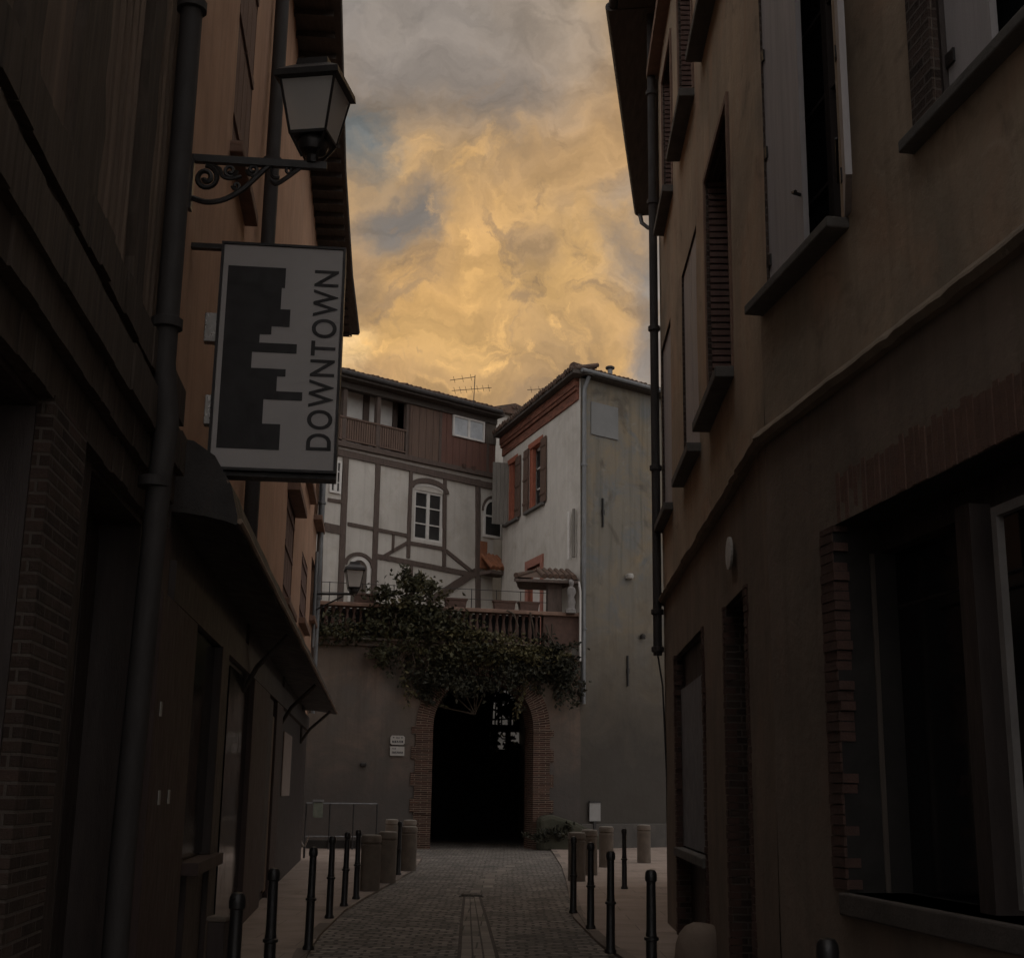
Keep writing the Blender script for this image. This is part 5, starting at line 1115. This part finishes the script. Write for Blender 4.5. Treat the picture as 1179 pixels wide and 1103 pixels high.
# terracotta-tiled hood between the two houses
p0_, p1_ = HC.uv(553, 661, .1), HC.uv(580, 657, .1); q = MB(); uu0, uu1 = p0_[0], HC.U(575, 655, .1); zz_ = (p0_[1] + p1_[1]) / 2
q.face([HC.p(uu0, zz_, .7), HC.p(uu1, zz_, .7), HC.p(uu1, zz_ + .65, 0), HC.p(uu0, zz_ + .65, 0)]); q.face([HC.p(uu0, zz_ - .04, .7), HC.p(uu1, zz_ - .04, .7), HC.p(uu1, zz_ - .04, 0), HC.p(uu0, zz_ - .04, 0)])
canal_row(q, HC, uu0 + .08, uu1, zz_ + .05, 0, .75, .62, .09, .19); hd = q.build('tiled_hood', m_tile_or, hh)
q = MB(); q.box(HC, uu0, uu1, zz_ - .16, zz_ - .041, .0, .72); q.build('fascia', m_timber2, hd)
q = MB(); q.box(HC, uu0, HC.U(561, 635, .1), HC.Z(557, 655), HC.Z(557, 624), .03, .1); q.build('brick_panel', m_tile_or, hh)
# roof behind, between the houses
q = thing('neighbour_house', 'low tiled roof and gable just showing behind the two houses', 'house', (0, 53, 0)); NF = Frame(tuple(at_dist(566, 470, 53).xy), tuple(at_dist(612, 470, 54).xy), 'R')
m2 = MB(); z_ = at_dist(588, 475, 53).z; m2.box(NF, 0, NF.len, 6, z_, -3, 0); m2.build('wall', m_white, q)
m2 = MB(); zt_ = at_dist(588, 465, 53).z; m2.prism(NF, [(-.3, z_), (NF.len + .3, z_), (NF.len + .3, z_ + .15), (NF.len * .5, zt_ + .1), (-.3, z_ + .1)], -3.2, .3); canal_row(m2, NF, NF.len * .45, NF.len + .3, z_ + .3, -1, .35, .2); m2.build('roof', m_tile, q)
# aerials
def aerial(lb, base, top, arms):
    q = thing('tv_aerial', lb, 'aerial', base, 'roof aerials'); m2 = MB(); m2.tube([base, top], .016, 6); m2.build('mast', m_iron, q)
    for a, b, teeth in arms:
        m2 = MB(); m2.tube([a, b], .012, 6)
        for i in range(teeth):
            p = Vector(a).lerp(Vector(b), (i + .5) / teeth); m2.tube([p + Vector((-.02, -.2, .06)), p + Vector((.03, .2, -.06))], .008, 5)
        m2.build('boom', m_iron, q)
Y_ = 46.6; A_ = lambda x, y: at_dist(x, y, Y_)
aerial('thin two-boom television aerial above the half-timbered house roof', A_(545, 468), A_(547, 432), [(A_(518, 438), A_(547, 434), 3), (A_(520, 450), A_(566, 446.5), 7)])
Y_ = 50.; aerial('faint single-boom aerial behind the white house roof', A_(622, 470), A_(622, 448), [(A_(607, 449), A_(625, 448), 2)])

# ------------------------------------------------------------------ terrace furniture: planters, wire rail
def planter(x0, x1, y, lb):
    a, z = AW.uv(x0, y, -.12); b = AW.U(x1, y, -.12); q = thing('planter', lb, 'planter', AW.p((a + b) / 2, TZ, -.12), 'terracotta planters on the terrace parapet'); m2 = MB()
    h = .26; m2.prism(AW, [(a + .04, TZ), (b - .04, TZ), (b, TZ + h), (a, TZ + h)], -.24, 0); m2.build('trough', m_terra, q, bevel=.012)
    m2 = MB(); m2.box(AW, a - .02, b + .02, TZ + h - .03, TZ + h + .03, -.26, .02); m2.build('rim', m_terra, q)
planter(407, 432, 686, 'long terracotta trough at the left end of the terrace parapet')
planter(512, 537, 692, 'terracotta trough among the climber behind the long brace')
planter(568, 593, 694, 'terracotta trough left of the gap before the porch door')
planter(597, 620, 696, 'terracotta trough nearest the tiled porch on the parapet')
q = thing('wire_railing', 'thin wire railing on small posts along the terrace parapet', 'railing', AW.p(.5, TZ, -.2)); zw = TZ + .62
m2 = MB(); m2.tube([AW.p(.3, zw, -.28), AW.p(AW.U(636, 690), zw, -.28)], .011, 5); m2.tube([AW.p(.3, zw - .3, -.28), AW.p(AW.U(636, 690), zw - .3, -.28)], .009, 5); m2.build('wire', m_iron, q)
for x in (380, 418, 455, 500, 545, 574, 602, 634): u = AW.U(x, 690); m2 = MB(); m2.tube([AW.p(u, TZ, -.28), AW.p(u, zw + .02, -.28)], .014, 6); m2.build('post', m_iron, q)

# ------------------------------------------------------------------ climber and weeds
def leaves(fr, blobs, seed, sz, root, m, name='foliage', droop=.4):
    rg = random.Random(seed); mb = MB()
    for x, y, rx, ry, n, cnt in blobs:
        u, z = fr.uv(x, y, n); k = fr.px(x, y, n)
        # several sprays per blob give an uneven outline
        sprays = [(rg.gauss(0, .52), rg.gauss(0, .52), rg.gauss(0, .5)) for _ in range(max(8, cnt // 26))]
        for _ in range(cnt):
            a, b, c = rg.choice(sprays); a += rg.gauss(0, .19); b += rg.gauss(0, .19); c += rg.gauss(0, .2)
            p = fr.p(u + a * rx * k, z + b * ry * k, max(.04, n + c * .45) if n > 0 else n + .1 * c); s = sz * rg.uniform(.6, 1.35)
            d = Vector((rg.gauss(0, 1), rg.gauss(0, 1), rg.gauss(-droop, .8))).normalized(); e = d.cross(Vector((rg.gauss(0, 1), rg.gauss(0, 1), rg.gauss(0, 1)))).normalized(); f = d.cross(e) * .18
            mb.face([p, p + d * s * .5 + e * s * .32 + f * s, p + d * s, p + d * s * .5 - e * s * .32 + f * s])
    return mb.build(name, m, root)
cl = thing('climber', 'dark leafy climber spilling over the terrace parapet above the arch', 'climbing plant', AW.p(AW.U(500, 740), 5, .3))
leaves(AW, [(468, 690, 34, 24, .12, 700), (455, 720, 36, 30, .2, 600), (440, 748, 18, 20, .15, 260), (505, 718, 40, 22, .2, 650), (520, 748, 52, 22, .3, 800), (398, 722, 44, 10, .12, 380), (400, 735, 40, 8, .1, 260)], 1, .15, cl, m_leaf)
leaves(AW, [(560, 748, 62, 16, .4, 1000), (606, 750, 38, 13, .4, 480), (535, 730, 56, 12, .25, 400), (478, 676, 28, 12, .1, 180), (400, 728, 46, 10, .16, 260), (500, 700, 34, 14, .2, 220)], 2, .14, cl, m_leafy)
leaves(AW, [(510, 775, 34, 18, .2, 700), (600, 770, 36, 14, .2, 420), (643, 770, 20, 30, .22, 850), (640, 745, 20, 12, .2, 350), (490, 792, 14, 20, .12, 260), (545, 785, 52, 10, .2, 600), (620, 765, 26, 24, .15, 350)], 3, .145, cl, m_leafd)
rg = random.Random(21)
for i in range(26):            # trailing shoots, each a thin stem with leaves along it
    x, y = rg.uniform(436, 655), rg.uniform(735, 775); L_ = rg.uniform(18, 58); n_ = rg.uniform(.12, .4); mS = MB(); p_ = []
    for j in range(7): u, z = AW.uv(x + 4 * math.sin(j * .9 + i), y + L_ * j / 6, n_); p_.append(AW.p(u, z, n_ * (1 - j * .05)))
    mS.tube(p_, [.012 - .001 * j for j in range(7)], 4); st_ = mS.build('trailing_stem', m_bark, cl); mL = MB()
    for j in range(int(L_ * .9)):
        t = rg.random() * 6; k_ = min(int(t), 5); q = p_[k_].lerp(p_[k_ + 1], t - k_) + Vector((rg.gauss(0, .05), rg.gauss(0, .04), 0)); d_ = Vector((rg.gauss(0, 1), rg.gauss(0, .6), -abs(rg.gauss(.6, .6)))).normalized(); e_ = d_.cross(Vector((rg.gauss(0, 1), rg.gauss(0, 1), .3))).normalized(); z_ = rg.uniform(.08, .16)
        mL.face([q, q + d_ * z_ * .5 + e_ * z_ * .3, q + d_ * z_, q + d_ * z_ * .5 - e_ * z_ * .3])
    mL.build('leaves', rg.choice((m_leaf, m_leafy, m_leafd)), st_)
m2 = MB(); rg = random.Random(5)
for i in range(16):
    x = rg.uniform(450, 640); y = rg.uniform(700, 740); pts_ = []
    for j in range(6): u, z = AW.uv(x, y, .25); pts_.append(AW.p(u, z, .25 + .08 * math.sin(j + i))); x += rg.uniform(-9, 9); y += rg.uniform(4, 16)
    m2.tube(pts_, [.03 - .004 * j for j in range(6)], 5)
for (x, y, x2, y2) in ((560, 762, 545, 752), (575, 755, 590, 748), (470, 690, 464, 660), (472, 690, 478, 664), (486, 690, 500, 674)):
    a, b = AW.uv(x, y, .2), AW.uv(x2, y2, .2); m2.tube([AW.p(*a, .2), AW.p(*b, .2)], [.03, .012], 5)
m2.build('stems', m_bark, cl)
for i_, b_ in enumerate([(464, 666, 5, 9, .2, 60), (478, 670, 5, 8, .2, 60), (500, 678, 8, 6, .2, 70), (446, 684, 10, 5, .2, 80)]): leaves(AW, [b_], 8 + i_, .18, cl, m_leaf, 'shoot', -.5)
leaves(AW, [(572, 800, 9, 22, -PD + .1, 260), (590, 815, 8, 18, -PD + .1, 240), (590, 856, 9, 6, -PD + .1, 120), (569, 850, 4, 8, -PD + .1, 60)], 31, .22, GATE, m_leafd, 'creeper')
wd = thing('weeds', 'low green weeds round the foot of the wall right of the arch', 'weeds', AW.p(AW.U(640, 960), 0, .7))
leaves(AW, [(628, 962, 14, 7, .75, 260), (650, 958, 16, 8, .6, 300)], 9, .13, wd, m_leafd, 'foliage', -.4)

# ------------------------------------------------------------------ bollards
bo = thing('bollard', 'slim black iron bollard', 'bollard', (0, 0, 0), 'black bollards along the kerbs')
m2 = MB(); m2.lathe([(.062, 0), (.062, .03), (.047, .05), (.044, .46), (.044, .53), (.040, .55), (.037, .93)], (0, 0, 0), 16); m2.build('shaft', m_bollard, bo)
m2 = MB(); m2.lathe([(.044, .48), (.058, .487), (.058, .508), (.044, .515)], (0, 0, 0), 16); m2.build('collar', m_bollard, bo)
m2 = MB(); m2.lathe([(.037, .925), (.047, .935), (.049, .965), (.045, .998), (.032, 1.017), (.0, 1.025)], (0, 0, 0), 16); m2.build('cap', m_bollard, bo)
bl = [((273, 1026), 1, 'bollard nearest on the left, beside the short stone post'), ((316, 998), 1, 'second black bollard on the left pavement, foot just out of view'),
      ((355, 1093), 0, 'left black bollard standing at the bottom of the curving kerb'), ((379, 1057), 0, 'left black bollard fourth from the front, before three close ones'),
      ((396, 1043), 0, 'left black bollard between two slim ones, before the stone posts'), ((410, 1035), 0, 'left black bollard touching the nearest stone post in view'),
      ((458.5, 1007), 0, 'far left black bollard standing among the stone posts'), ((749, 1000), 1, 'thick-looking black bollard on the right pavement, foot cut by the frame'),
      ((703, 1097), 0, 'black bollard at the right kerb with its foot near the bottom'), ((680, 1069), 0, 'right black bollard in front of a stone post, second along the kerb'),
      ((660, 1051), 0, 'farthest right kerb bollard, overlapping a reddish stone post'), ((719, 1023), 0, 'lone slim bollard standing back on the right pavement'),
      ((953, 1078), 1, 'black bollard under the big shop window, only its shiny head showing')]
for i, (p, top, lb) in enumerate(bl):
    g = ground_at(*p, 1.025 if top else 0.); g.z = 0
    o = bo if i == 0 else dup(bo, g, None, None, random.uniform(0, 3)); o.location = g; o['label'] = lb; o.rotation_euler = (random.uniform(-.012, .012), random.uniform(-.012, .012), random.uniform(0, 3))
sb = thing('stone_bollard', 'stone', 'bollard', (0, 0, 0), 'round stone posts by the square')
m2 = MB(); m2.lathe([(.165, 0), (.165, .68), (.168, .70), (.168, .725), (.15, .74), (.15, .755), (.172, .77), (.172, .85), (.16, .875)], (0, 0, 0), 20); m2.build('shaft', m_bstone, sb)
m2 = MB(); m2.lathe([(.158, .876), (.15, .888), (.06, .895), (.0, .896)], (0, 0, 0), 20); m2.build('cap', mat('worn_stone_top', (0.26, 0.23, 0.2), (0.2, 0.18, 0.15), 6, .7, .2), sb)
sl_ = [((425.5, 1025), 'largest round stone post on the left, behind the kerb bollards'), ((445, 1016), 'round stone post just behind the largest one on the left'), ((470, 1002), 'round stone post right of the far left black bollard'),
       ((450, 984), 'farther stone post half hidden left of the far black bollard'), ((471, 985), 'stone post hidden behind another, next to the brick arch foot'),
       ((664, 1014), 'reddish stone post behind the farthest right kerb bollard'), ((678.5, 1007), 'stone post behind the second kerb bollard on the right'), ((698, 998), 'round stone post in the middle of the right pavement'), ((741.5, 993), 'round stone post at the corner of the right-hand house'), ((657, 975), 'grey farthest stone post beside the arch weeds')]
for i, (p, lb) in enumerate(sl_):
    g = ground_at(*p); o = sb if i == 0 else dup(sb, g, None, None, random.uniform(0, 3)); o.location = g; o['label'] = lb
g = ground_at(252, 1054, .62)
q = thing('stone_post', 'short dark square post with a pale top beside the nearest left bollard', 'post', (g.x, g.y, 0)); FF = Frame((g.x, g.y), (g.x + 1, g.y - .1), 'R')
m2 = MB(); m2.box(FF, -.07, .07, 0, .58, -.1, .06); m2.build('shaft', m_shop, q, bevel=.01); m2 = MB(); m2.box(FF, -.08, .08, .58, .62, -.11, .07); m2.build('top', m_bstone, q, bevel=.01)
